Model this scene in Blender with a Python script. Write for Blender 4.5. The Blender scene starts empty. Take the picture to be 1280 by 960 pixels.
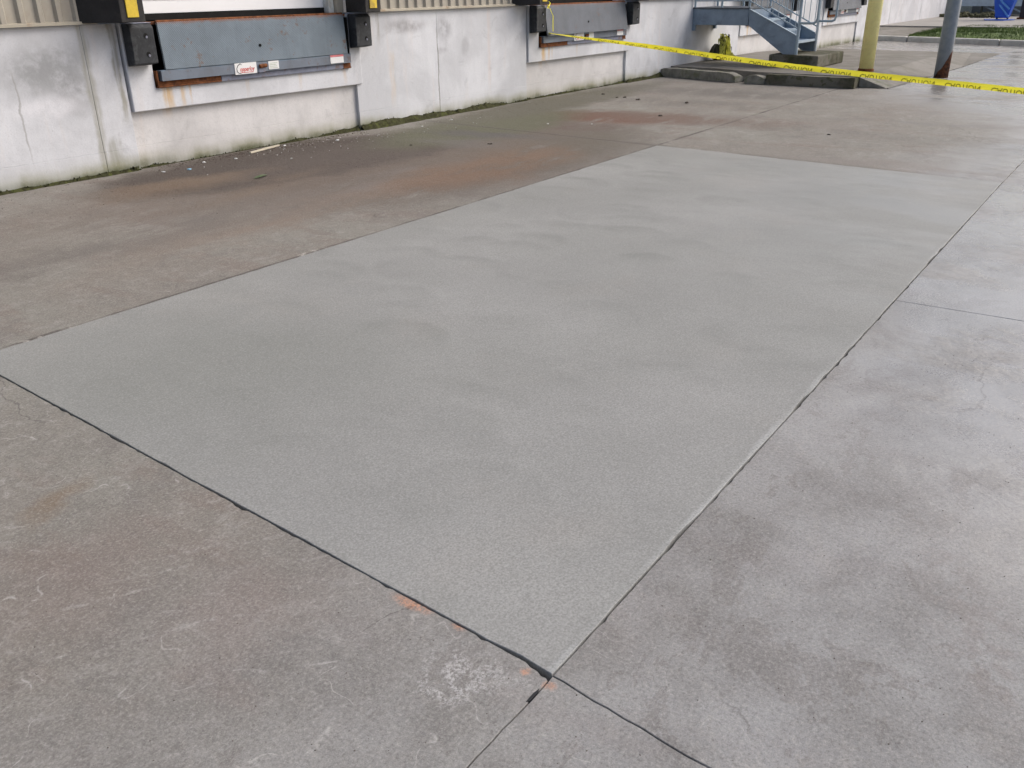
import bpy, bmesh, math, random
from mathutils import Vector, Matrix, noise
from mathutils.geometry import delaunay_2d_cdt
random.seed(7)
sc = bpy.context.scene
# ------------------------------------------------------------------ camera
cd = bpy.data.cameras.new('camera'); cam = bpy.data.objects.new('camera', cd)
sc.collection.objects.link(cam); sc.camera = cam
RR = Vector((0.58097308, -0.81383701, -0.01181547)); UU = Vector((0.34337706, 0.23191302, 0.91011458)); FF = Vector((0.73794477, 0.53280923, -0.41418818))
mw = Matrix((RR, UU, -FF)).transposed().to_4x4(); mw.translation = Vector((0, 0, 1.5))
cam.matrix_world = mw
cd.sensor_width = 36; cd.lens = 1097.264 / 1280 * 36; cd.clip_end = 2000; cd.clip_start = 0.05
# ------------------------------------------------------------------ world and sun
w = bpy.data.worlds.new('World'); sc.world = w; w.use_nodes = True
nt = w.node_tree; nt.nodes.clear()
SUN_EL, SUN_AZ = math.radians(40), math.radians(-36)      # direction towards the sun, world azimuth
sky = nt.nodes.new('ShaderNodeTexSky'); sky.sky_type = 'NISHITA'; sky.sun_disc = False
sky.sun_elevation = SUN_EL; sky.sun_rotation = math.pi / 2 - SUN_AZ
sky.air_density = 1.0; sky.dust_density = 5.0; sky.ozone_density = 1.0
hs = nt.nodes.new('ShaderNodeHueSaturation'); hs.inputs['Saturation'].default_value = 0.9
bg = nt.nodes.new('ShaderNodeBackground'); bg.inputs['Strength'].default_value = 0.14
ow = nt.nodes.new('ShaderNodeOutputWorld')
nt.links.new(sky.outputs[0], hs.inputs['Color']); nt.links.new(hs.outputs[0], bg.inputs[0]); nt.links.new(bg.outputs[0], ow.inputs[0])
sl = bpy.data.lights.new('sun', 'SUN'); sl.energy = 1.3; sl.angle = math.radians(35); sl.color = (1, 0.995, 0.985)
so = bpy.data.objects.new('sun', sl); sc.collection.objects.link(so)
sd = Vector((math.cos(SUN_EL) * math.cos(SUN_AZ), math.cos(SUN_EL) * math.sin(SUN_AZ), math.sin(SUN_EL)))
so.rotation_euler = (-sd).to_track_quat('-Z', 'Y').to_euler()
sc.view_settings.view_transform = 'Standard'; sc.view_settings.look = 'None'
sc.view_settings.gamma = 1; sc.view_settings.use_curve_mapping = False; sc.view_settings.exposure = 0.26
C = sc.collection
sc.cycles.max_bounces = 4; sc.cycles.diffuse_bounces = 3; sc.cycles.glossy_bounces = 2; sc.cycles.use_adaptive_sampling = True; sc.cycles.adaptive_threshold = 0.02
# dock frame: x along the dock wall, -y out from it, origin on the wall beside the camera
TH = -0.0152249; FM = Matrix.Translation((0, 7.560372, 0)) @ Matrix.Rotation(TH, 4, 'Z')
def F(s, n, z=0.0): return FM @ Vector((s, -n, z))

# ------------------------------------------------------------------ node helper
class N:
    def __init__(self, name, coord='Object'):
        self.m = bpy.data.materials.new(name); self.m.use_nodes = True
        self.t = self.m.node_tree; self.t.nodes.clear()
        self.out = self.t.nodes.new('ShaderNodeOutputMaterial'); self.b = self.t.nodes.new('ShaderNodeBsdfPrincipled')
        self.t.links.new(self.b.outputs[0], self.out.inputs[0])
        self.p = self.t.nodes.new('ShaderNodeTexCoord').outputs[coord]
    def put(self, sock, v):
        if isinstance(v, bpy.types.NodeSocket): self.t.links.new(v, sock)
        elif v is not None:
            if sock.type == 'RGBA' and len(v) == 3: v = (*v, 1)
            sock.default_value = v
    def math(self, op, a, b=None, c=None, clamp=False):
        n = self.t.nodes.new('ShaderNodeMath'); n.operation = op; n.use_clamp = clamp
        self.put(n.inputs[0], a)
        if b is not None: self.put(n.inputs[1], b)
        if c is not None: self.put(n.inputs[2], c)
        return n.outputs[0]
    def mul(self, a, b): return self.math('MULTIPLY', a, b)
    def add(self, a, b): return self.math('ADD', a, b)
    def vm(self, op, a, b=None):
        n = self.t.nodes.new('ShaderNodeVectorMath'); n.operation = op
        self.put(n.inputs[0], a)
        if b is not None: self.put(n.inputs[1], b)
        return n.outputs['Value'] if op == 'LENGTH' else n.outputs[0]
    def noise(self, scale, detail=4, rough=0.55, vec=None, dist=0.0, color=False):
        n = self.t.nodes.new('ShaderNodeTexNoise'); self.put(n.inputs['Vector'], vec or self.p)
        n.inputs['Scale'].default_value = scale; n.inputs['Detail'].default_value = min(detail, 6)
        n.inputs['Roughness'].default_value = rough; n.inputs['Distortion'].default_value = dist
        return n.outputs['Color'] if color else n.outputs['Fac']
    def voro(self, scale, vec=None, feat='F1', out='Distance', rnd=1.0):
        n = self.t.nodes.new('ShaderNodeTexVoronoi'); n.feature = feat; self.put(n.inputs['Vector'], vec or self.p)
        n.inputs['Scale'].default_value = scale; n.inputs['Randomness'].default_value = rnd
        return n.outputs[out]
    def map(self, v, a, b, lo=0.0, hi=1.0, smooth=True):
        n = self.t.nodes.new('ShaderNodeMapRange'); n.interpolation_type = 'SMOOTHSTEP' if smooth else 'LINEAR'
        self.put(n.inputs[0], v)
        for i, x in enumerate((a, b, lo, hi)): n.inputs[i + 1].default_value = x
        return n.outputs[0]
    def mix(self, f, a, b, mode='MIX'):
        n = self.t.nodes.new('ShaderNodeMix'); n.data_type = 'RGBA'; n.blend_type = mode
        self.put(n.inputs[0], f); self.put(n.inputs[6], a); self.put(n.inputs[7], b)
        return n.outputs[2]
    def xf(self, vec, loc=(0, 0, 0), rot=0.0, scl=(1, 1, 1), tex=True):
        n = self.t.nodes.new('ShaderNodeMapping'); n.vector_type = 'TEXTURE' if tex else 'POINT'
        self.put(n.inputs[0], vec or self.p); n.inputs[1].default_value = loc
        n.inputs[2].default_value = rot if isinstance(rot, tuple) else (0, 0, rot); n.inputs[3].default_value = scl
        return n.outputs[0]
    def sep(self, v=None):
        n = self.t.nodes.new('ShaderNodeSeparateXYZ'); self.put(n.inputs[0], v or self.p); return n.outputs
    def warp(self, amp, scale, detail=4, vec=None):
        c = self.noise(scale, detail, 0.6, vec, color=True)
        c = self.vm('SUBTRACT', c, (0.5, 0.5, 0.5)); c = self.vm('MULTIPLY', c, (amp, amp, amp)); return self.vm('ADD', vec or self.p, c)
    def ell(self, vec, c, r, rot=0.0, soft=0.35, z=None):
        v = self.xf(vec, (c[0], c[1], 0 if z is None else z), rot, (r[0], r[1], 1e6 if z is None else r[2]))
        return self.map(self.vm('LENGTH', v), soft, 1.0, 1, 0)
    def fin(self, col, rough=0.8, spec=0.3, bump=None, bs=0.3, bd=0.01, metal=0.0, alpha=None, trans=None):
        self.put(self.b.inputs['Base Color'], col); self.put(self.b.inputs['Roughness'], rough)
        self.put(self.b.inputs['Specular IOR Level'], spec); self.put(self.b.inputs['Metallic'], metal)
        if bump is not None:
            n = self.t.nodes.new('ShaderNodeBump'); n.inputs['Strength'].default_value = bs; n.inputs['Distance'].default_value = bd
            self.put(n.inputs['Height'], bump); self.t.links.new(n.outputs[0], self.b.inputs['Normal'])
        return self.m

# ------------------------------------------------------------------ materials
def old_concrete():
    g = N('old_concrete')
    n1 = g.noise(0.9, 6, 0.6); n2 = g.noise(3.2, 8, 0.65); n3 = g.noise(14, 8, 0.7); fine = g.noise(95, 6, 0.85); grit = g.noise(330, 3, 0.8)
    st = g.noise(1.6, 7, 0.65, g.xf(None, scl=(0.42, 1.3, 1), rot=0.15))
    X, Y, Z = g.sep()
    col = g.mix(g.map(n1, 0.34, 0.66), (0.216, 0.196, 0.172), (0.234, 0.225, 0.198))
    col = g.mix(g.mul(g.map(n2, 0.42, 0.68), 0.75), col, (0.190, 0.177, 0.156))
    col = g.mix(g.mul(g.map(st, 0.50, 0.66), 0.7), col, (0.195, 0.159, 0.136))
    col = g.mix(g.mul(g.map(n3, 0.5, 0.72), 0.55), col, (0.345, 0.325, 0.300))
    n4 = g.noise(26, 9, 0.8, dist=0.5); col = g.mix(g.map(n4, 0.50, 0.64, 0, 0.42), col, (0.175, 0.158, 0.145)); col = g.mix(g.map(n4, 0.46, 0.36, 0, 0.30), col, (0.36, 0.34, 0.32))
    # cooler, paler slabs on the open side of the patch
    wy = g.sep(g.warp(1.6, 0.6))[1]
    right = g.map(wy, 2.2, 0.4, 0, 1)
    col = g.mix(g.mul(right, 0.72), col, g.mix(g.map(n2, 0.35, 0.7), (0.345, 0.350, 0.362), (0.226, 0.226, 0.230)))
    # dark drifting stains on the right
    a = g.noise(1.3, 9, 0.7, g.xf(None, scl=(1.5, 0.8, 1), rot=-0.25), dist=0.6)
    col = g.mix(g.mul(g.mul(g.map(a, 0.5, 0.66), right), 0.75), col, (0.190, 0.182, 0.180))
    pits = g.noise(7, 10, 0.75, dist=1.2)
    col = g.mix(g.mul(g.mul(g.map(pits, 0.60, 0.72), g.map(n1, 0.4, 0.6)), 0.5), col, (0.15, 0.135, 0.125))
    bl = g.noise(2.7, 6, 0.78, g.xf(None, loc=(4, 4, 0), rot=0.3, scl=(1.3, 0.8, 1)), dist=0.3); n6 = g.noise(48, 4, 0.7)
    edge = g.add(bl, g.mul(g.math('SUBTRACT', n6, 0.5), 0.10))
    col = g.mix(g.mul(g.map(edge, 0.545, 0.575), 0.34), col, (0.150, 0.134, 0.126)); col = g.mix(g.mul(g.map(edge, 0.43, 0.40), 0.22), col, (0.36, 0.345, 0.325))
    wv = g.warp(0.9, 1.3, 6); wf = g.warp(0.5, 3.0, 6)
    def stain(c, r, rot, colr, amt, soft=0.2, nz=None, v=None):
        nonlocal col
        m = g.ell(v or wv, c, r, rot, soft); m = g.mul(m, amt)
        if nz is not None: m = g.mul(m, nz)
        col = g.mix(m, col, colr)
    dy = g.noise(2.2, 8, 0.7, g.xf(None, scl=(2.4, 0.8, 1), rot=0.1)); nd = g.map(dy, 0.34, 0.60)
    stain((6.7, 5.5), (3.4, 1.9), 0.0, (0.088, 0.067, 0.052), 0.95, 0.45, g.map(dy, 0.22, 0.48), wf)
    stain((7.6, 5.2), (2.2, 1.3), 0.0, (0.108, 0.094, 0.068), 0.7, 0.3, g.map(dy, 0.25, 0.5), wf)
    # brown soil wash in front of the docks
    stain((5.9, 6.0), (4.6, 1.7), 0.0, (0.140, 0.106, 0.084), 0.75, 0.35, g.map(dy, 0.30, 0.55), wf)
    stain((5.6, 6.7), (2.2, 1.0), 0.0, (0.050, 0.034, 0.025), 1.0, 0.65, None, wf)
    stain((6.3, 6.3), (2.2, 0.75), 0.0, (0.068, 0.049, 0.039), 0.95, 0.5, None, wf)
    stain((4.4, 6.55), (1.1, 0.45), 0.0, (0.175, 0.118, 0.075), 0.7, 0.2)
    stain((4.85, 5.95), (1.3, 0.25), 0.25, (0.170, 0.118, 0.078), 0.5, 0.1, nd)
    stain((6.4, 4.85), (1.7, 0.7), 0.0, (0.165, 0.098, 0.060), 0.9, 0.35, g.map(dy, 0.3, 0.52))
    stain((4.3, 5.0), (2.4, 0.6), 0.12, (0.215, 0.158, 0.120), 0.65, 0.2, nd)
    stain((9.8, 5.55), (0.75, 1.7), 0.25, (0.130, 0.058, 0.036), 1.0, 0.35, g.map(dy, 0.3, 0.52), wf)
    stain((8.9, 5.7), (0.5, 1.2), 0.2, (0.105, 0.070, 0.058), 0.95, 0.3, nd, wf)
    stain((10.2, 4.6), (0.8, 1.8), 0.1, (0.150, 0.104, 0.082), 0.9, 0.1, nd)
    stain((8.4, 6.4), (2.2, 0.9), 0.0, (0.092, 0.094, 0.050), 0.95, 0.5, None, wf)
    stain((10.9, 6.9), (3.6, 0.65), 0.0, (0.098, 0.092, 0.062), 0.95, 0.5, None, wf)
    stain((7.9, 6.0), (0.35, 1.1), 0.2, (0.085, 0.080, 0.076), 0.9, 0.2, None, wf)
    stain((7.35, 5.95), (0.35, 0.9), 0.1, (0.135, 0.122, 0.115), 0.6, 0.1)
    stain((11.5, 5.4), (0.7, 2.4), 0.05, (0.135, 0.122, 0.110), 0.7, 0.1, nd)
    stain((12.9, 5.3), (0.8, 2.6), 0.05, (0.135, 0.122, 0.110), 0.85, 0.2, g.map(dy, 0.3, 0.52))
    stain((3.2, 5.3), (2.3, 0.55), 0.0, (0.140, 0.124, 0.112), 0.85, 0.2, nd)
    stain((5.3, 5.35), (1.4, 0.30), 0.1, (0.155, 0.140, 0.130), 0.7, 0.1, nd)
    # faint greyish band crossing the far slabs, dark creases by the far patch corner
    stain((11.2, 2.2), (0.22, 1.9), 0.12, (0.185, 0.175, 0.170), 0.75, 0.1, nd)
    stain((10.6, 4.3), (0.3, 1.0), -0.1, (0.185, 0.170, 0.160), 0.6, 0.1, nd)
    stain((8.35, 2.0), (0.25, 1.7), 0.06, (0.205, 0.182, 0.165), 0.8, 0.1)
    stain((7.2, 0.45), (0.55, 0.35), 0.0, (0.195, 0.170, 0.158), 0.7, 0.1)
    # near, left: brown blot, rosy and bare grey patches
    stain((1.12, 2.62), (0.22, 0.09), 0.5, (0.200, 0.150, 0.105), 0.8, 0.1, None, g.warp(0.3, 4, 5))
    stain((0.95, 2.2), (0.5, 0.35), 0.3, (0.215, 0.172, 0.152), 0.5, 0.1, None, wf)
    stain((1.10, 1.70), (0.30, 0.30), 0.3, (0.235, 0.190, 0.172), 0.45, 0.1, None, wf)
    # tyre rubs on the open slab
    t1 = g.ell(g.warp(0.25, 5, 6), (2.15, 0.10), (0.75, 0.16), 0.42, 0.1); col = g.mix(g.mul(g.mul(t1, g.map(n3, 0.40, 0.6)), 0.5), col, (0.19, 0.165, 0.155))
    ag = g.voro(210, g.warp(0.006, 60, 2), out='Color'); ags = g.sep(ag)[0]; col = g.mix(g.map(ags, 0.72, 1.0, 0, 0.22), col, (0.40, 0.38, 0.35)); col = g.mix(g.map(ags, 0.25, 0.0, 0, 0.20), col, (0.12, 0.105, 0.098))
    hc = g.voro(0.55, g.warp(0.35, 2.2, 6), 'DISTANCE_TO_EDGE'); hm = g.mul(g.map(hc, 0.0030, 0.0008), g.map(g.noise(0.9, 4, 0.6, g.xf(None, loc=(9, 2, 0))), 0.50, 0.60)); col = g.mix(g.mul(hm, 0.6), col, (0.09, 0.08, 0.075))
    # pale scratches
    sc1 = g.noise(2.1, 3, 0.5, g.warp(0.25, 2.0, 3)); s1 = g.map(g.math('ABSOLUTE', g.math('SUBTRACT', sc1, 0.5)), 0.0, 0.0045, 1, 0)
    s1 = g.mul(s1, g.map(g.noise(9, 5, 0.7), 0.46, 0.60)); s1 = g.mul(s1, g.map(X, 2.0, 1.2)); col = g.mix(g.mul(s1, 0.6), col, (0.50, 0.48, 0.46))
    # white bloom beside the near corner
    wb = g.ell(g.warp(0.18, 6, 5), (1.24, 1.02), (0.16, 0.20), 0.0, 0.2)
    wl = g.map(g.math('ABSOLUTE', g.math('SUBTRACT', g.noise(13, 4, 0.6), 0.5)), 0.0, 0.11, 1, 0)
    col = g.mix(g.mul(g.mul(wb, g.map(g.noise(6, 5), 0.42, 0.6)), g.mul(wl, g.map(fine, 0.44, 0.58, 0.0, 0.6))), col, (0.66, 0.65, 0.66))
    cr = g.ell(g.warp(0.15, 4, 4), (8.22, 3.55), (0.035, 0.42), -0.05, 0.3); col = g.mix(g.mul(cr, g.map(fine, 0.42, 0.54)), col, (0.55, 0.54, 0.52))
    sv = g.xf(g.warp(0.10, 3, 4), (0, 0, 0), -0.62, (1.0, 0.075, 1)); sk = g.noise(1.6, 6, 0.7, sv)
    sk = g.mul(g.mul(g.map(sk, 0.56, 0.66), g.map(X, 1.9, 1.2)), g.map(g.noise(30, 4, .7), 0.42, 0.6)); col = g.mix(g.mul(sk, 0.45), col, (0.44, 0.42, 0.40))
    jl = g.math('ABSOLUTE', g.math('SUBTRACT', g.sep(g.warp(0.03, 6, 4))[1], 4.105)); jn = g.map(g.noise(2.3, 5, 0.7), 0.42, 0.56)
    col = g.mix(g.mul(g.map(jl, 0.026, 0.010), g.add(0.25, g.mul(jn, 0.65))), col, (0.075, 0.065, 0.058))
    col = g.mix(g.mul(g.mul(g.map(jl, 0.06, 0.02), g.map(g.noise(1.7, 5, 0.7, g.xf(None, loc=(5, 3, 0)))  , 0.58, 0.64)), g.map(fine, 0.42, 0.54)), col, (0.50, 0.47, 0.43))
    xb = g.math('ABSOLUTE', g.math('SUBTRACT', g.math('SUBTRACT', X, g.mul(Y, 0.05)), 8.035)); col = g.mix(g.mul(g.mul(g.map(xb, 0.10, 0.015), g.map(Y, 0.9, 1.1)), g.map(n3, 0.4, 0.6, 0.2, 0.6)), col, (0.115, 0.10, 0.09))
    # orange marking paint along the joint
    for c, r, ro in (((1.372, 1.325), (0.030, 0.095), 0.05), ((1.372, 1.17), (0.020, 0.03), 0.05), ((1.328, 0.862), (0.020, 0.024), 0.0), ((1.335, 0.935), (0.02, 0.018), 0.0)):
        m = g.ell(g.warp(0.03, 25, 4), c, r, ro, 0.2); m = g.mul(m, g.map(fine, 0.42, 0.58, 0.05, 0.7)); col = g.mix(m, col, (0.66, 0.27, 0.12))
    # speckle: sand grains, dark and light
    col = g.mix(g.map(fine, 0.34, 0.50, 0.60, 0), col, (0.12, 0.11, 0.105))
    col = g.mix(g.map(fine, 0.50, 0.66, 0, 0.50), col, (0.46, 0.44, 0.42))
    col = g.mix(g.map(grit, 0.58, 0.74, 0, 0.42), col, (0.50, 0.48, 0.46)); col = g.mix(g.map(grit, 0.42, 0.28, 0, 0.45), col, (0.10, 0.095, 0.09))
    # dampness
    far = g.map(g.math('SUBTRACT', X, g.mul(wy, 1.0)), 1.2, 3.8)
    wet = g.mul(g.map(g.noise(1.0, 8, 0.68, g.xf(None, scl=(0.9, 1.4, 1))), 0.34, 0.52, 0.30, 1), g.map(g.math('MAXIMUM', g.mul(g.map(wy, 2.6, 0.3, 0, 1), far), g.map(g.math('SUBTRACT', X, g.mul(wy, 1.3)), 7.0, 12.0)), 0, 1, 0.06, 1.0))
    ro = g.math('SUBTRACT', 0.84, g.mul(wet, 0.64)); ro = g.add(ro, g.map(fine, 0.3, 0.7, -0.06, 0.06))
    sp = g.add(0.22, g.mul(wet, 0.95))
    bump = g.add(g.add(g.mul(n3, 1.0), g.mul(fine, 0.45)), g.add(g.mul(grit, 0.20), g.mul(n2, 2.0)))
    bump = g.mul(bump, g.math('SUBTRACT', 1.0, g.mul(wet, 0.78)))
    return g.fin(g.mix(g.mul(wet, 0.10), col, (0.10, 0.10, 0.105)), ro, sp, bump, 0.45, 0.010)

def patch_concrete():
    g = N('new_concrete')
    X, Y, Z = g.sep()
    n1 = g.noise(0.7, 5, 0.6); n2 = g.noise(4, 7, 0.65); fine = g.noise(140, 4, 0.75); grit = g.noise(420, 2, 0.8)
    col = g.mix(g.map(n1, 0.35, 0.65), (0.276, 0.276, 0.269), (0.318, 0.317, 0.309))
    col = g.mix(g.mul(g.map(n2, 0.45, 0.7), 0.35), col, (0.262, 0.264, 0.252))
    H = None
    def arcs(scale, off, stretch, rot, ring, amt, dk):
        nonlocal col, H
        v = g.xf(g.warp(0.16, 2.2, 5), off, rot, stretch)
        n = g.t.nodes.new('ShaderNodeTexVoronoi'); g.put(n.inputs['Vector'], v); n.inputs['Scale'].default_value = scale; n.inputs['Randomness'].default_value = 0.55
        rel = g.vm('SUBTRACT', v, n.outputs['Position']); lx = g.sep(rel)
        dist = g.mul(g.vm('LENGTH', rel), scale); c = g.sep(n.outputs['Color'])
        env = g.map(dist, 0.43, 0.29); side_ = g.map(g.mul(lx[0], scale), -0.12, 0.30)
        cres = g.mul(g.mul(g.mul(g.map(dist, 0.0, 0.33), env), side_), g.map(X, 1.4, 4.2, 0.42, 1.15))
        cres = g.mul(cres, g.map(c[0], 0.0, 0.5)); cres = g.mul(cres, g.map(n2, 0.30, 0.55, 0.45, 1))
        col = g.mix(g.mul(cres, amt), col, dk)
        lite = g.mul(g.mul(g.map(dist, 0.33, 0.41), g.map(dist, 0.50, 0.42)), g.mul(side_, g.map(c[1], 0.5, 0.95)))
        col = g.mix(g.mul(lite, amt * 0.28), col, (0.40, 0.40, 0.39))
        r = g.math('SINE', g.mul(dist, ring)); r = g.mul(g.mul(r, env), g.map(c[2], 0.2, 0.7)); r = g.mul(r, g.map(g.noise(3, 5), 0.42, 0.62))
        h = g.add(g.mul(r, 0.16), g.mul(cres, -0.01)); H = h if H is None else g.add(H, h)
        col = g.mix(g.mul(g.map(r, 0.35, 0.95), 0.40), col, dk)
    arcs(1.5, (0.3, 0.2, 0), (0.85, 1.05, 1), 0.0, 95, 0.40, (0.184, 0.190, 0.180))
    arcs(1.9, (3.3, 1.7, 0), (0.8, 1.1, 1), 0.25, 110, 0.38, (0.186, 0.192, 0.182))
    arcs(1.3, (7.1, 4.7, 0), (0.9, 1.0, 1), -0.3, 80, 0.34, (0.194, 0.200, 0.190))
    arcs(1.5, (1.9, 8.3, 0), (0.8, 0.9, 1), 2.6, 160, 0.3, (0.216, 0.216, 0.21))
    arcs(1.6, (5.9, 2.3, 0), (0.85, 1.1, 1), 0.1, 100, 0.36, (0.192, 0.198, 0.188))
    # tooled edge on the open side and the near side
    wob = g.mul(g.math('SUBTRACT', g.noise(1.4, 4), 0.5), 0.05)
    ed = g.math('SUBTRACT', Y, g.add(g.mul(g.math('SUBTRACT', X, 1.36), 0.007), 0.875)); edw = g.add(ed, wob)
    col = g.mix(g.mul(g.map(edw, 0.010, 0.028, 1, 0), g.map(g.noise(2.5, 4), 0.40, 0.56, 0.15, 0.75)), col, (0.385, 0.390, 0.39))
    col = g.mix(g.mul(g.map(edw, 0.030, 0.050, 1, 0), g.map(edw, 0.012, 0.026, 0, 0.22)), col, (0.26, 0.26, 0.25))
    dv = g.noise(0.45, 4, 0.5, g.xf(None, loc=(2, 7, 0))); col = g.mix(g.mul(g.map(dv, 0.40, 0.62), 0.35), col, (0.215, 0.220, 0.205))
    lw = g.ell(g.warp(0.8, 1.2, 4), (1.9, 3.3), (1.5, 1.4), 0, 0.1); col = g.mix(g.mul(lw, 0.55), col, (0.205, 0.212, 0.196))
    # small dark scabs, faint brown tint
    sp = g.noise(6, 9, 0.8, dist=0.8); col = g.mix(g.map(sp, 0.66, 0.76, 0, 0.35), col, (0.215, 0.21, 0.195))
    col = g.mix(g.map(g.noise(1.2, 6, 0.6), 0.52, 0.75, 0, 0.35), col, (0.330, 0.312, 0.290))
    col = g.mix(g.map(fine, 0.36, 0.52, 0.62, 0), col, (0.19, 0.19, 0.18)); col = g.mix(g.map(fine, 0.50, 0.66, 0, 0.35), col, (0.46, 0.46, 0.44))
    col = g.mix(g.map(grit, 0.42, 0.30, 0, 0.22), col, (0.17, 0.17, 0.16))
    damp = g.mul(g.map(g.noise(1.1, 6, 0.6, g.xf(None, scl=(.6, 1.5, 1))), 0.36, 0.60, 0.25, 1), g.map(g.add(X, g.mul(Y, -1.2)), 0.0, 6.0))
    ro = g.math('SUBTRACT', 0.78, g.mul(damp, 0.38))
    return g.fin(col, ro, g.add(0.25, g.mul(damp, 0.4)), g.add(g.add(g.mul(fine, 0.25), g.mul(n2, 0.8)), g.add(H, g.mul(grit, 0.15))), 0.25, 0.008)

def wall_concrete(name, tint, moss=1.0):
    g = N(name)
    X, Y, Z = g.sep()
    v = g.warp(0.12, 3, 5)
    n1 = g.noise(1.1, 7, 0.62, dist=0.4); n2 = g.noise(5, 8, 0.7); vert = g.noise(1.0, 6, 0.6, g.xf(None, scl=(0.16, 1, 1.6)))
    fine = g.noise(70, 5, 0.7)
    a = tuple(x * 1.05 for x in tint); b = tuple(x * 0.86 for x in tint)
    col = g.mix(g.map(n1, 0.36, 0.62), a, b)
    col = g.mix(g.mul(g.map(vert, 0.48, 0.68), 0.25), col, tuple(x * 0.78 for x in tint))
    col = g.mix(g.mul(g.map(vert, 0.44, 0.30), 0.35), col, (tint[0] * 1.02, tint[1] * 0.93, tint[2] * 0.86))
    sm = g.noise(2.6, 9, 0.72, dist=1.0)
    col = g.mix(g.map(sm, 0.56, 0.68, 0, 0.30), col, tuple(x * 0.55 for x in tint))
    def blot(c, r, rot, cc, amt, soft=0.2):
        nonlocal col
        q = g.xf(v, (c[0], 0, c[1]), (0, rot, 0), (r[0], 1e6, r[1])); m = g.map(g.vm('LENGTH', q), soft, 1.0, 1, 0)
        m = g.mul(m, g.map(n2, 0.33, 0.58, 0.25, 1)); col = g.mix(g.mul(m, amt), col, cc)
    blot((3.95, 0.92), (0.55, 0.30), -0.1, (0.27, 0.275, 0.28), 0.75, 0.2); blot((4.15, 0.70), (0.26, 0.26), 0.2, (0.30, 0.30, 0.31), 0.8, 0.2)
    blot((3.9, 0.62), (0.45, 0.14), 0, (0.80, 0.80, 0.84), 0.9, 0.2)
    blot((8.25, 1.08), (0.5, 0.12), 0, (0.34, 0.33, 0.34), 0.8); blot((8.95, 1.03), (0.22, 0.2), 0.4, (0.36, 0.36, 0.38), 0.8, 0.2)
    blot((9.35, 0.80), (0.10, 0.16), 0.3, (0.36, 0.36, 0.38), 0.5); blot((8.9, 0.78), (0.16, 0.06), 0, (0.36, 0.36, 0.38), 0.5)
    # green weeping joint, thin rust and lime streaks
    def streak(s, w, z0, z1, cc, amt):
        nonlocal col
        q = g.math('ABSOLUTE', g.math('SUBTRACT', g.sep(v)[0], s)); m = g.mul(g.map(q, w * 0.2, w, 1, 0), g.mul(g.map(Z, z0 - 0.15, z0 + 0.1), g.map(Z, z1 + 0.05, z1 - 0.05)))
        m = g.mul(m, g.map(g.noise(1, 5, 0.6, g.xf(None, scl=(0.03, 1, 0.5))), 0.35, 0.55, 0.35, 1)); col = g.mix(g.mul(m, amt), col, cc)
    streak(4.31, 0.06, 0.0, 1.3, (0.30, 0.285, 0.21), 0.6); streak(4.58, 0.045, 0.5, 1.3, (0.27, 0.25, 0.18), 0.7); streak(4.42, 0.10, 0.0, 0.3, (0.28, 0.27, 0.20), 0.6)
    streak(8.82, 0.02, 0.0, 1.0, (0.30, 0.27, 0.25), 0.6); streak(9.85, 0.05, 0.3, 1.25, (0.68, 0.58, 0.53), 0.4); streak(8.0, 0.06, 0.3, 0.8, (0.68, 0.58, 0.48), 0.45)
    streak(7.62, 0.10, 0.95, 1.25, (0.33, 0.32, 0.27), 0.55); streak(7.80, 0.04, 1.0, 1.25, (0.30, 0.28, 0.24), 0.6); streak(3.68, 0.012, 0.2, 0.9, (0.33, 0.32, 0.31), 0.6)
    for s0 in (0, 6.06, 13.35, 18.3):
        for ds, w_, am, z0 in ((5.02, 0.07, 0.8, 0.52), (5.16, 0.04, 0.75, 0.56), (5.24, 0.02, 0.6, 0.60), (5.9, 0.03, 0.3, 0.6), (6.6, 0.04, 0.25, 0.6), (7.22, 0.04, 0.35, 0.6)):
            streak(s0 + ds, w_, z0, 0.70, (0.62, 0.40, 0.16), am)
    # algae and splash dirt along the foot
    mz = g.add(Z, g.mul(g.math('SUBTRACT', g.noise(2.2, 6, 0.65), 0.5), 0.15))
    gr = g.map(g.noise(1.0, 5, 0.6, g.xf(None, loc=(3, 0, 0), scl=(0.8, 1, 9))), 0.36, 0.60, 0.25, 1.0); moss = g.mul(gr, moss)
    low = g.map(mz, 0.24, 0.04, 0, 1); col = g.mix(g.mul(low, g.mul(0.40, moss)), col, (0.38, 0.37, 0.30)); low3 = g.map(mz, 0.16, 0.04, 0, 1); col = g.mix(g.mul(low3, g.mul(0.6, moss)), col, (0.20, 0.20, 0.08))
    low2 = g.map(mz, 0.08, 0.01, 0, 1); col = g.mix(g.mul(low2, g.mul(0.85, moss)), col, (0.075, 0.085, 0.035))
    pin = g.voro(34, v); col = g.mix(g.mul(g.map(pin, 0.10, 0.05), g.map(n2, 0.48, 0.58)), col, tuple(x * 0.5 for x in tint))
    col = g.mix(g.map(fine, 0.36, 0.5, 0.18, 0), col, tuple(x * 0.6 for x in tint))
    return g.fin(col, 0.85, 0.2, g.add(g.add(g.mul(fine, 0.3), g.mul(n2, 1.0)), g.mul(n1, 2.0)), 0.35, 0.012)

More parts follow.
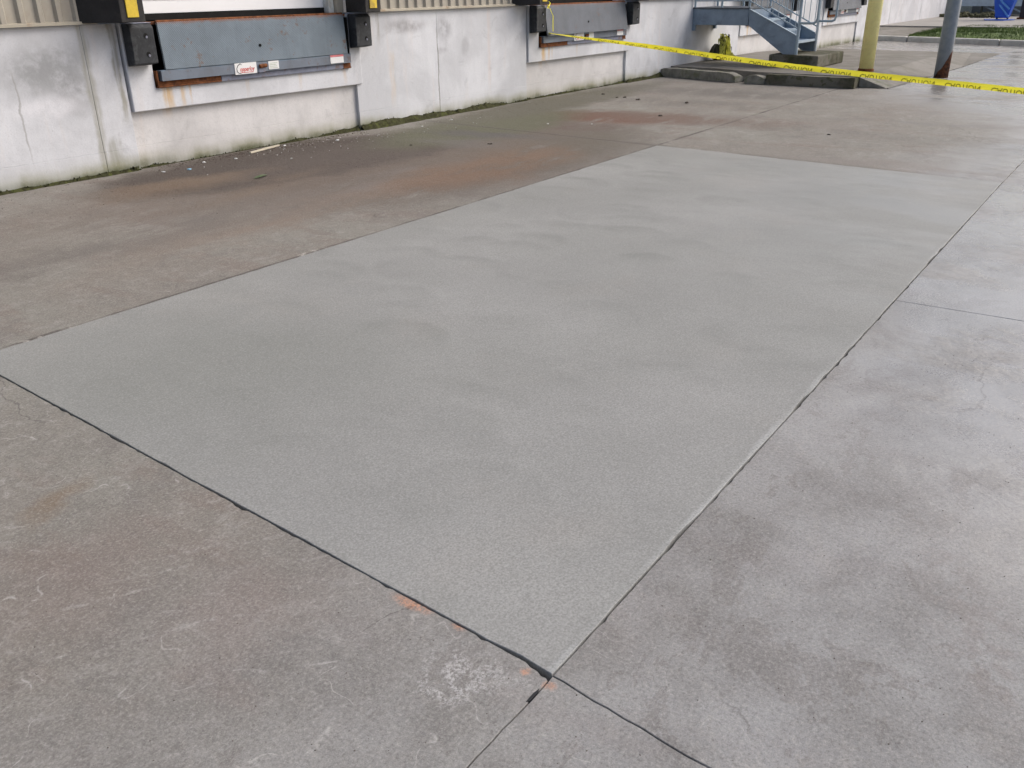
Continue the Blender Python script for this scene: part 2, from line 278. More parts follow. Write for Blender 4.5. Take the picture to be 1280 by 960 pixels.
def simple(name, col, rough=0.6, spec=0.4, var=0.15, scale=8, metal=0.0, bump=0.2, dirt=None, dirt_amt=0.5):
    g = N(name); n = g.noise(scale, 6, 0.65); f = g.noise(scale * 9, 3, 0.7)
    c = g.mix(g.map(n, 0.3, 0.7), tuple(x * (1 + var) for x in col), tuple(x * (1 - var) for x in col))
    if dirt: c = g.mix(g.mul(g.map(g.noise(scale * 0.6, 8, 0.72, dist=0.6), 0.52, 0.64), dirt_amt), c, dirt)
    return g.fin(c, g.map(f, 0.3, 0.7, rough - 0.08, rough + 0.08), spec, g.add(n, g.mul(f, 0.3)), bump, 0.003, metal)

def plate_metal(name, base, rust, tread=True):
    g = N(name); X, Y, Z = g.sep()
    n = g.noise(3, 7, 0.65); f = g.noise(40, 5, 0.7)
    c = g.mix(g.map(n, 0.35, 0.65), base, tuple(x * 0.80 for x in base))
    c = g.mix(g.mul(g.map(g.noise(1.0, 6, 0.65, g.xf(None, scl=(0.12, 1, 1.2))), 0.52, 0.66), 0.35), c, tuple(x * 0.62 for x in base))
    c = g.mix(g.map(f, 0.60, 0.72, 0, 0.6), c, tuple(x * 0.45 for x in base))
    c = g.mix(g.mul(g.map(g.noise(9, 8, 0.75), 0.58, 0.68), rust), c, (0.16, 0.075, 0.04))
    e = g.mul(g.map(g.add(Z, g.mul(g.noise(7, 5), 0.06)), 1.235, 1.262), rust); c = g.mix(e, c, (0.23, 0.10, 0.065))
    e2 = g.mul(g.map(g.add(Z, g.mul(g.noise(10, 5), 0.05)), 0.862, 0.848), rust); c = g.mix(g.mul(e2, 0.6), c, (0.16, 0.09, 0.06))
    b = f
    if tread:
        d1 = g.math('ABSOLUTE', g.math('SINE', g.mul(g.add(X, Z), 160))); d2 = g.math('ABSOLUTE', g.math('SINE', g.mul(g.math('SUBTRACT', X, Z), 160)))
        tr = g.mul(g.map(d1, 0.6, 1.0), g.map(d2, 0.2, 0.7)); b = g.add(g.mul(tr, 2.5), g.mul(f, 0.5))
        c = g.mix(g.mul(tr, 0.30), c, tuple(min(1, x * 1.35) for x in base))
    return g.fin(c, 0.55, 0.45, b, 0.5, 0.003, 0.15)

M = {}
M['old'] = old_concrete(); M['new'] = patch_concrete()
M['wall'] = wall_concrete('dock_wall_concrete', (0.69, 0.70, 0.735)); M['recess'] = wall_concrete('recess_concrete', (0.69, 0.675, 0.675))
M['farwall'] = wall_concrete('far_wall_concrete', (0.70, 0.70, 0.73), 0.5)
M['siding'] = simple('beige_siding', (0.40, 0.37, 0.315), 0.5, 0.4, 0.06, 2, dirt=(0.33, 0.29, 0.24), dirt_amt=0.5)
M['trim'] = simple('beige_trim', (0.46, 0.42, 0.34), 0.5, 0.4, 0.08, 3, dirt=(0.30, 0.19, 0.12), dirt_amt=0.6)
M['door'] = simple('white_door', (0.90, 0.92, 0.94), 0.35, 0.5, 0.02, 2)
M['jamb'] = simple('white_jamb', (0.74, 0.76, 0.72), 0.4, 0.5, 0.06, 6, dirt=(0.45, 0.38, 0.28), dirt_amt=0.4)
M['dark'] = simple('dark_gap', (0.02, 0.02, 0.02), 0.9, 0.1)
M['foam'] = simple('black_seal_fabric', (0.018, 0.017, 0.018), 0.62, 0.4, 0.3, 5, bump=0.5, dirt=(0.05, 0.045, 0.04))
M['rubber'] = simple('black_rubber', (0.030, 0.033, 0.038), 0.68, 0.35, 0.25, 9, bump=0.6, dirt=(0.07, 0.075, 0.08), dirt_amt=0.6)
M['stripe'] = simple('yellow_guide', (0.72, 0.52, 0.05), 0.5, 0.4, 0.1, 14, dirt=(0.38, 0.26, 0.06), dirt_amt=0.8)
M['blueplate'] = plate_metal('blue_tread_plate', (0.185, 0.232, 0.278), 0.8)
M['greyplate'] = plate_metal('grey_tread_plate', (0.135, 0.152, 0.182), 0.45)
M['bluesteel'] = plate_metal('blue_strip_paint', (0.200, 0.280, 0.370), 0.5, False)
M['channel'] = simple('channel_paint', (0.20, 0.22, 0.29), 0.6, 0.4, 0.15, 12, dirt=(0.18, 0.09, 0.05), dirt_amt=0.6)
M['rust'] = simple('rust', (0.185, 0.072, 0.032), 0.9, 0.15, 0.4, 22, bump=0.8, dirt=(0.07, 0.035, 0.025), dirt_amt=0.8)
M['sticker'] = simple('sticker_white', (0.84, 0.84, 0.84), 0.5, 0.4, 0.03)
M['inkred'] = simple('ink_red', (0.60, 0.07, 0.06), 0.5); M['inkblack'] = simple('ink_black', (0.03, 0.03, 0.03), 0.5)
M['inkpink'] = simple('ink_faded_red', (0.65, 0.20, 0.22), 0.5); M['inkgreen'] = simple('ink_faded_green', (0.45, 0.55, 0.42), 0.5)
M['stair'] = simple('stair_blue_paint', (0.235, 0.305, 0.395), 0.5, 0.4, 0.12, 4, dirt=(0.13, 0.16, 0.20), dirt_amt=0.5)
M['rail'] = simple('rail_pale_blue', (0.36, 0.45, 0.53), 0.45, 0.45, 0.12, 6)
M['railwhite'] = simple('rail_worn_white', (0.62, 0.66, 0.70), 0.5, 0.4, 0.08, 6)
M['grate'] = simple('grating_dark', (0.10, 0.115, 0.14), 0.6)
M['yellowpost'] = simple('bollard_cream_yellow', (1.0, 0.91, 0.40), 0.30, 0.5, 0.06, 5, dirt=(0.98, 0.88, 0.38), dirt_amt=0.3)
M['caution'] = simple('caution_yellow', (0.93, 0.86, 0.06), 0.35, 0.5, 0.05, 6)
def tape_mat():
    g = N('caution_film'); n = g.noise(4, 4, 0.6); col = g.mix(g.map(n, 0.3, 0.7), (0.95, 0.90, 0.07), (0.88, 0.80, 0.045)); g.fin(col, 0.28, 0.5, n, 0.2, 0.004)
    tr = g.t.nodes.new('ShaderNodeBsdfTranslucent'); g.t.links.new(col, tr.inputs[0]); mx = g.t.nodes.new('ShaderNodeMixShader'); mx.inputs[0].default_value = 0.35
    g.t.links.new(g.b.outputs[0], mx.inputs[1]); g.t.links.new(tr.outputs[0], mx.inputs[2]); g.t.links.new(mx.outputs[0], g.out.inputs[0]); return g.m
M['caution'] = tape_mat()
M['olive'] = simple('ink_olive', (0.34, 0.30, 0.02), 0.5)
M['bunchy'] = simple('dirty_tape_yellow', (0.85, 0.85, 0.22), 0.5, 0.4, 0.2, 9, dirt=(0.28, 0.29, 0.09), dirt_amt=0.7)
M['bundark'] = simple('shade_and_leg_black', (0.045, 0.05, 0.03), 0.6)  # near black: painted shade inside the tape bundle, also the black landing legs
M['kerbpale'] = simple('kerb_pale_concrete', (0.215, 0.208, 0.183), 0.9, 0.2, 0.25, 9, bump=0.6, dirt=(0.14, 0.15, 0.09), dirt_amt=0.8)
M['kerbwhite'] = simple('kerb_light', (0.60, 0.58, 0.54), 0.85, 0.2, 0.1, 4, dirt=(0.36, 0.34, 0.30), dirt_amt=0.5)
M['moss'] = simple('moss', (0.048, 0.048, 0.024), 0.95, 0.1, 0.4, 25, bump=0.8, dirt=(0.085, 0.095, 0.030), dirt_amt=0.9)
M['soil'] = simple('wet_soil', (0.065, 0.045, 0.033), 0.85, 0.25, 0.3, 20, bump=0.8)
M['white_bit'] = simple('litter_white', (0.72, 0.73, 0.72), 0.6); M['blue_bit'] = simple('litter_blue', (0.25, 0.45, 0.60), 0.5)
M['clod'] = simple('dark_clod', (0.115, 0.095, 0.080), 0.95); M['wood'] = simple('pale_wood', (0.55, 0.50, 0.40), 0.8)
M['leaf'] = simple('green_leaf', (0.085, 0.115, 0.055), 0.6); M['grass'] = simple('grass_green', (0.105, 0.150, 0.048), 0.85, 0.2, 0.35, 3)
M['blue'] = simple('bin_blue', (0.015, 0.095, 0.52), 0.4, 0.5, 0.1, 4); M['strap'] = simple('strap_light_blue', (0.13, 0.34, 0.68), 0.5)
M['pale'] = simple('pale_panel', (0.52, 0.54, 0.47), 0.7); M['shrub'] = simple('dull_ground_cover', (0.075, 0.075, 0.045), 0.95, 0.1, 0.4, 6)
M['tar'] = simple('black_joint_filler', (0.02, 0.02, 0.022), 0.6)

def kerb_mossy():
    g = N('kerb_mossy'); X, Y, Z = g.sep(); n = g.noise(5, 8, 0.7); v = g.noise(1.5, 6, 0.65)
    c = g.mix(g.map(n, 0.35, 0.65), (0.115, 0.106, 0.082), (0.060, 0.062, 0.038))
    c = g.mix(g.map(v, 0.44, 0.56, 0, 0.7), c, (0.20, 0.19, 0.165))
    c = g.mix(g.map(g.noise(12, 6), 0.55, 0.65, 0, 0.6), c, (0.055, 0.065, 0.02))
    return g.fin(c, 0.92, 0.15, n, 0.5, 0.01)
M['kerbmoss'] = kerb_mossy()
def pad_top():
    g = N('pad_top_concrete'); n = g.noise(1.2, 8, 0.65); f = g.noise(60, 5, 0.7)
    c = g.mix(g.map(n, 0.38, 0.62), (0.165, 0.152, 0.130), (0.225, 0.210, 0.190))
    c = g.mix(g.map(g.noise(3, 7), 0.52, 0.66, 0, 0.5), c, (0.12, 0.115, 0.09)); c = g.mix(g.map(f, 0.35, 0.5, 0.3, 0), c, (0.1, 0.1, 0.09))
    return g.fin(c, 0.75, 0.3, g.add(n, f), 0.3, 0.008)
M['pad'] = pad_top()
def blue_post_mat():
    g = N('post_blue_rusting'); X, Y, Z = g.sep()
    ang = g.math('ARCTAN2', Y, X); n = g.noise(9, 6, 0.7)
    c = g.mix(g.map(n, 0.35, 0.65), (0.205, 0.238, 0.278), (0.255, 0.288, 0.325))
    lim = g.add(g.mul(g.math('COSINE', g.math('SUBTRACT', ang, -1.15)), 0.22), 0.24)       # rust climbs higher on one side
    m = g.map(g.math('SUBTRACT', g.add(Z, g.mul(g.math('SUBTRACT', n, 0.5), 0.16)), lim), 0.015, -0.015)
    c = g.mix(m, c, g.mix(g.map(g.noise(25, 5), 0.4, 0.6), (0.17, 0.065, 0.035), (0.06, 0.030, 0.022)))
    return g.fin(c, g.map(m, 0, 1, 0.4, 0.9), 0.4, n, 0.3, 0.004)
M['bluepost'] = blue_post_mat()

# ------------------------------------------------------------------ mesh helpers
class MB:
    def __init__(s): s.b = bmesh.new()
    def box(s, x0, x1, y0, y1, z0, z1):
        v = [s.b.verts.new((x, y, z)) for x in (x0, x1) for y in (y0, y1) for z in (z0, z1)]
        for f in ((0, 1, 3, 2), (4, 6, 7, 5), (0, 4, 5, 1), (2, 3, 7, 6), (0, 2, 6, 4), (1, 5, 7, 3)): s.b.faces.new([v[i] for i in f])
        return s
    def prism(s, pts, h):
        """closed outline pts (3-D, planar) swept by vector h"""
        h = Vector(h); a = [s.b.verts.new(p) for p in pts]; c = [s.b.verts.new(Vector(p) + h) for p in pts]; n = len(pts)
        s.b.faces.new(a); s.b.faces.new(c[::-1])
        for i in range(n): s.b.faces.new((a[i], c[i], c[(i + 1) % n], a[(i + 1) % n]))
        return s
    def tube(s, pts, r, n=10, cap=True):
        pts = [Vector(p) for p in pts]; rings = []
        for i, p in enumerate(pts):
            d = (pts[min(i + 1, len(pts) - 1)] - pts[max(i - 1, 0)]).normalized()
            u = d.orthogonal().normalized() if i == 0 else (pu - d * pu.dot(d)).normalized(); pu = u
            w_ = d.cross(u); rr = r[i] if isinstance(r, (list, tuple)) else r
            rings.append([s.b.verts.new(p + (u * math.cos(2 * math.pi * k / n) + w_ * math.sin(2 * math.pi * k / n)) * rr) for k in range(n)])
        for a, c in zip(rings, rings[1:]):
            for k in range(n): s.b.faces.new((a[k], a[(k + 1) % n], c[(k + 1) % n], c[k]))
        if cap: s.b.faces.new(rings[0][::-1]); s.b.faces.new(rings[-1])
        return s
    def rock(s, c, r, sq=0.7, jit=0.3, sub=1):
        k = len(s.b.verts); g = bmesh.ops.create_icosphere(s.b, subdivisions=sub, radius=1)
        ro = Matrix.Rotation(random.random() * 6.3, 3, 'Z')
        for v in g['verts']:
            q = v.co * (1 + random.uniform(-jit, jit)); v.co = ro @ Vector((q.x * r, q.y * r * random.uniform(.8, 1.0), q.z * r * sq)) + Vector(c)
        return s
    def build(s, name, mat, parent=None, bevel=0.0, smooth=False, **props):
        bmesh.ops.recalc_face_normals(s.b, faces=s.b.faces)
        me = bpy.data.meshes.new(name); s.b.to_mesh(me); s.b.free(); me.materials.append(M[mat] if isinstance(mat, str) else mat)
        if smooth:
            for p in me.polygons: p.use_smooth = True
        o = bpy.data.objects.new(name, me); C.objects.link(o)
        if parent: o.parent = parent
        if bevel:
            m = o.modifiers.new('bevel', 'BEVEL'); m.width = bevel; m.segments = 2; m.limit_method = 'ANGLE'
        for k, v in props.items(): o[k] = v
        return o
def tag(o, label, cat, group=None):
    o['label'] = label; o['category'] = cat
    if group: o['group'] = group
    return o
def empty(name, mat4, label=None, cat=None, group=None):
    o = bpy.data.objects.new(name, None); C.objects.link(o); o.matrix_world = mat4; o.empty_display_size = 0.2
    if label: tag(o, label, cat, group)
    return o
def at(o, s, n, z=0.0, rz=0.0): o.matrix_world = FM @ Matrix.Translation((s, -n, z)) @ Matrix.Rotation(rz, 4, 'Z'); return o
def copy_tree(o, parent=None):
    c = o.copy(); C.objects.link(c); c.parent = parent
    for ch in list(o.children): copy_tree(ch, c)
    return c
def text_mesh(txt, size, shear=0.0, offset=0.0):
    cu = bpy.data.curves.new('lettering', 'FONT'); cu.body = txt; cu.size = size; cu.shear = shear; cu.offset = offset; cu.resolution_u = 3
    o = bpy.data.objects.new('lettering', cu); C.objects.link(o)
    dg = bpy.context.evaluated_depsgraph_get(); me = bpy.data.meshes.new_from_object(o.evaluated_get(dg))
    bpy.data.objects.remove(o); return me

# ------------------------------------------------------------------ ground, slabs
g_ = MB(); R_ = 300
g_.b.faces.new([g_.b.verts.new(p) for p in ((-R_, -R_, -0.035), (R_, -R_, -0.035), (R_, R_, -0.035), (-R_, R_, -0.035))])
ground = g_.build('ground', simple('ground_concrete', (0.10, 0.095, 0.09), 0.95, 0.2), kind='structure')
pavement = empty('pavement', Matrix.Identity(4)); pavement['kind'] = 'structure'
def edge_pts(a, b, jit, step, chips, seed):
    """a run of points from a to b (a included), wandering a little, with chips bitten inwards (left of travel is inside)"""
    rnd = random.Random(seed); a = Vector(a); b = Vector(b); L = (b - a).length
    k = max(1, min(400, int(L / step))); d = (b - a) / L; nrm = Vector((-d.y, d.x)); out = []; chip = 0.0
    for i in range(k):
        t = i / k; p = a + (b - a) * t
        if 0 < i:
            p = p + nrm * (noise.noise(Vector((p.x * 3, p.y * 3, seed))) * jit * .5 + rnd.uniform(-.5, .5) * jit * .5)
            if chip <= 0 and rnd.random() < chips: chip = rnd.uniform(0.002, 0.008)
            if chip > 0: p = p + nrm * chip * rnd.uniform(.5, 1); chip = chip - 0.006 if rnd.random() < .6 else chip
        out.append(p)
    return out
def slab(corners, mat, jit, chips, z, gap=0.003, steps=None, seed=1):
    n = len(corners); cs = [Vector(c) for c in corners]; ins = []
    for i in range(n):      # inset every edge by half a joint
        p0, p1, p2 = cs[i - 1], cs[i], cs[(i + 1) % n]; d1 = (p1 - p0).normalized(); d2 = (p2 - p1).normalized()
        n1 = Vector((-d1.y, d1.x)); n2 = Vector((-d2.y, d2.x)); bis = (n1 + n2); bis = bis / max(0.2, bis.dot(n1)); ins.append(p1 + bis * gap)
    pts = []
    for i in range(n): pts += edge_pts(ins[i], ins[(i + 1) % n], jit, (steps[i] if steps else 0.05), chips, seed + i)
    b = bmesh.new(); cen = sum(cs, Vector((0, 0))) / n
    top = []; mid = []; low = []
    for i, p in enumerate(pts):
        q = pts[i - 1]; r = pts[(i + 1) % len(pts)]; d = (r - q).normalized(); nn = Vector((-d.y, d.x)) * 0.0015
        top.append(b.verts.new((p.x + nn.x, p.y + nn.y, z))); mid.append(b.verts.new((p.x, p.y, z - 0.002))); low.append(b.verts.new((p.x, p.y, -0.034)))
    k = len(pts); co2 = [Vector((v.co.x, v.co.y)) for v in top]
    nv, ne, nf, ov, oe, of_ = delaunay_2d_cdt(co2, [], [list(range(k))], 1, 1e-6)
    newv = [top[ov[i][0]] if ov[i] else b.verts.new((p.x, p.y, z)) for i, p in enumerate(nv)]
    for f_ in nf:
        try: q = b.faces.new([newv[i] for i in f_]); q.normal_update(); (q.normal_flip() if q.normal.z < 0 else None)
        except ValueError: pass
    for i in range(k):
        j = (i + 1) % k; b.faces.new((mid[i], mid[j], top[j], top[i])); b.faces.new((low[i], low[j], mid[j], mid[i]))
    me = bpy.data.meshes.new('concrete_slab'); b.to_mesh(me); b.free(); me.materials.append(M[mat])
    o = bpy.data.objects.new('concrete_slab', me); C.objects.link(o); o.parent = pavement; return o
CR = []; _r = random.Random(77); _y = 0.84; _x = 0.0
while _y > -1.6:
    _x += _r.uniform(-.007, .007); _x *= .93; CR.append((1.357 - (0.875 - _y) * 0.045 + _x, _y)); _y -= _r.uniform(.02, .06)
CL = []; _x = 0.0; _q = 1.33
while _q > 0.2:
    _x += _r.uniform(-.003, .003); _x *= .9; CL.append((_q, 0.875 - (1.36 - _q) * 0.004 + _x)); _q -= _r.uniform(.02, .06)
P1 = (1.36, 0.875); P2 = (1.53, 4.10); P3 = (8.23, 4.10); P4 = (8.07, 0.93)
fi, co = 0.03, 0.5
slab([P1, P4, P3, P2], 'new', 0.005, 0.05, 0.002, 0.0032, seed=3)
slab([(-9, 0.83)] + CL[::-1] + [(1.342, 0.873), (1.349, 0.884), (1.347, 0.897), (1.356, 0.912), (1.358, 0.935), (1.3655, 0.952), P2, (1.56, 4.10), (-9, 4.10)], 'old', 0.004, 0.12, 0.0, 0.0022, [0.5] + [.05] * (len(CL) + 5) + [0.02, 0.3, 0.1, 0.5], 11)
slab([(-9, 4.10), (1.56, 4.10), P3, (8.45, 8.4), (-9, 8.4)], 'old', 0.004, 0.05, 0.0, 0.0022, [0.1, 0.03, 0.05, 0.5, 0.5], 23)
slab([P4, (9.0, 0.93), (13.95, 0.93), (14.55, 3.6), (14.9, 4.10), P3], 'old', 0.004, 0.04, 0.0, 0.0022, seed=31)
slab([P3, (14.9, 4.10), (15.6, 8.4), (8.45, 8.4)], 'old', 0.004, 0.04, 0.0, 0.0022, seed=41)
slab([(-9, -9), (0.9, -9)] + CR[::-1] + [P1] + CL + [(-9, 0.83)], 'old', 0.002, 0.05, 0.0, 0.0014, [0.5] + [.05] * (len(CR) + len(CL) + 2) + [0.5], 51)
slab([(0.9, -9), (5.0, -9), (4.62, 0.90), P1] + CR, 'old', 0.003, 0.10, 0.0, 0.0016, [0.5, 0.1, 0.02] + [.05] * (len(CR) + 1), 61)
slab([(5.0, -9), (9.9, -9), (9.05, 0.93), P4, (4.62, 0.90)], 'old', 0.004, 0.05, 0.0, 0.0022, [0.5, 0.1, 0.05, 0.05, 0.1], 71)
slab([(9.9, -9), (12.6, -9), (13.95, 0.93), (9.05, 0.93)], 'old', 0.004, 0.04, 0.0, 0.0022, seed=81)
slab([(12.6, -9), (21, -9), (21.5, 3.9), (15.2, 3.9), (14.55, 3.6), (13.95, 0.93)], 'old', 0.004, 0.02, 0.0, 0.004, [.3] * 6, seed=91)
slab([(21, -9), (24, -9), (26.6, 7.7), (21.5, 7.7), (21.5, 3.9)], 'old', 0.004, 0.02, 0.0, 0.004, [.3] * 5, seed=101)
slab([(15.2, 3.9), (21.5, 3.9), (21.5, 7.7), (15.2, 7.7)], 'old', 0.004, 0.02, 0.0, 0.004, [.3] * 4, seed=111)
slab([(-9, -30), (23, -30), (24, -9), (-9, -9)], 'old', 0.004, 0.02, 0.0, 0.004, [1] * 4, seed=121)
# black filler left standing in the joint at the near corner
f = MB()
f.prism([(1.308, 0.8765, -.02), (1.285, 0.8800, -.02), (1.255, 0.8785, -.02), (1.262, 0.8725, -.02), (1.29, 0.8720, -.02)], (0, 0, 0.0215)); f.build('joint_filler', 'tar', pavement)

# ------------------------------------------------------------------ warehouse
B = empty('warehouse_building', FM.copy(), 'long beige sided warehouse on a pale concrete dock wall', 'building')
TOPZ = 1.236
segs = [(-6, 0.6), (0.6, 4.308), (4.311, 4.63), (7.42, 8.818), (8.821, 10.69), (13.48, 17.98), (20.80, 22.93)]
for a, b_ in segs:
    MB().box(a, b_, 0, 0.35, 0.2005, TOPZ).build('foundation_panel', 'wall', B, 0.002); MB().box(a, b_, -0.003, 0.35, -0.05, 0.1995).build('foundation_footing', 'wall', B, 0.002)
MB().box(25.75, 27.25, 0, 0.35, -0.05, TOPZ).build('foundation_panel', 'wall', B, 0.006)
OFF = (0.0, 6.06, 13.35, 18.30)
for o_ in OFF:
    MB().box(o_ + 4.63, o_ + 7.42, 0.036, 0.35, 0.2005, 0.60).build('recess_panel', 'recess', B, 0.002)
    MB().box(o_ + 4.63, o_ + 7.42, 0.033, 0.35, -0.05, 0.1995).build('recess_footing', 'recess', B, 0.002)
    # surround of the leveler pit: sill with cheeks
    e = MB(); x0, x1 = o_ + 4.655, o_ + 7.49; y0, y1 = -0.020, 0.33
    out = [(x0, y0, 0.50), (x1, y0, 0.50), (x1, y0, 0.83), (x1 - 0.07, y0, TOPZ - .004), (o_ + 7.315, y0, TOPZ - .004), (o_ + 7.315, y0, 0.685), (o_ + 4.905, y0, 0.685), (o_ + 4.905, y0, TOPZ - .004), (o_ + 4.655, y0, TOPZ - .004)]
    e.prism(out, (0, 0.34, 0)).build('pit_sill', 'wall', B, 0.008)
    MB().box(o_ + 4.91, o_ + 7.31, 0.25, 0.34, 0.60, 1.5).build('pit_back', 'dark', B)
    # opening: door sections, jambs, threshold
    for k in range(5):
        z0 = 1.30 + k * 0.56; d = MB().box(o_ + 4.80, o_ + 7.15, 0.14, 0.18, z0, z0 + 0.553)
        for q in (0.14, 0.28, 0.42): d.box(o_ + 4.80, o_ + 7.15, 0.134, 0.141, z0 + q - .03, z0 + q + .03)
        d.build('door_section', 'door', B, 0.004)
    MB().box(o_ + 4.80, o_ + 7.15, 0.13, 0.17, 1.245, 1.298).build('door_bottom_seal', 'dark', B)
    for xa in (4.74, 7.152): MB().box(o_ + xa, o_ + xa + 0.075, 0.06, 0.20, 1.246, 4.12).build('door_jamb', 'jamb', B, 0.004)
    MB().box(o_ + 7.229, o_ + 7.33, 0.02, 0.2, 1.24, 4.12).build('door_post', 'trim', B, 0.004)
    MB().box(o_ + 4.64, o_ + 4.738, 0.02, 0.2, 1.24, 4.12).build('door_post', 'trim', B, 0.004)
    MB().box(o_ + 4.0, o_ + 7.9, -0.10, 0.2, 4.13, 4.6).build('header_pad', 'foam', B, 0.02)
def ribbed(x0, x1, z0, z1, y=-0.005):
    m = bmesh.new(); xs = []; pitch = 0.152; k = int(math.ceil((x1 - x0) / pitch)); prof = [(0, 0), (0.080, 0), (0.098, -0.026), (0.134, -0.026)]
    for i in range(k):
        for px, py in prof:
            x = x0 + i * pitch + px
            if x < x1: xs.append((x, py))
    xs.append((x1, 0)); lo = [m.verts.new((x, y + yy, z0)) for x, yy in xs]; hi = [m.verts.new((x, y + yy, z1)) for x, yy in xs]
    lb = [m.verts.new((x, y + yy + .004, z0)) for x, yy in xs]
    for i in range(len(xs) - 1): m.faces.new((lo[i], lo[i + 1], hi[i + 1], hi[i])); m.faces.new((lb[i], lb[i + 1], lo[i + 1], lo[i]))
    q = MB(); q.b = m; return q
runs = [(-6.0, 4.45), (7.75, 10.45), (13.82, 17.85), (21.0, 22.6), (26.0, 27.25)]
for a, b_ in runs:
    x = a
    while x < b_ - 0.01:
        e = min(b_, x + 0.912); ribbed(x, e - 0.001, 1.262, 6.0).build('siding_panel', 'siding', B); x = e
    MB().prism([(a, -0.045, 1.240), (a, -0.045, 1.262), (a, -0.02, 1.268), (a, 0.0, 1.268), (a, 0.0, 1.24)], (b_ - a, 0, 0)).build('base_flashing', 'trim', B)
MB().box(-6, 27.25, 0.04, 0.3, 4.6, 6.0).build('upper_wall', 'siding', B)
MB().box(-6, 27.3, -0.08, 8, 6.0, 6.15).build('roof', 'trim', B)
MB().box(27.05, 27.25, 0.36, 8, -.05, 6.0).build('end_wall', 'farwall', B)
# seal pads: each a thing strapped to the building face
def seal_pad(name, mirror, s0, label):
    t = empty(name, FM @ Matrix.Translation((s0, 0, 1.243)), label, 'dock seal', 'black dock seal pads')
    pr = [(0.0, 0.0), (0.0, -0.30), (0.22, -0.30), (0.44, -0.012), (0.44, 0.0)]
    if mirror: pr = [(-x, y) for x, y in pr][::-1]
    MB().prism([(x, y - 0.008, 0.006) for x, y in pr], (0, 0, 2.85)).build('pad', 'foam', t, 0.02)
    sg = -1 if mirror else 1
    x0, x1 = sorted((sg * 0.06, sg * 0.165)); m = MB()
    for k in range(4): m.box(x0, x1, -0.317, -0.3075, 0.045 + k * 0.68, 0.045 + k * 0.68 + 0.64)
    m.build('guide_stripe', 'stripe', t, 0.002); return t
nm = ('first dock from the left', 'second dock, where the tape is tied', 'dock hidden behind the steel stairs', 'last dock beyond the steel stairs')
for o_, l in zip(OFF, nm):
    seal_pad('dock_seal', True, o_ + 4.735, 'black seal pad left of the ' + l)
    seal_pad('dock_seal', False, o_ + 7.335, 'black seal pad right of the ' + l)
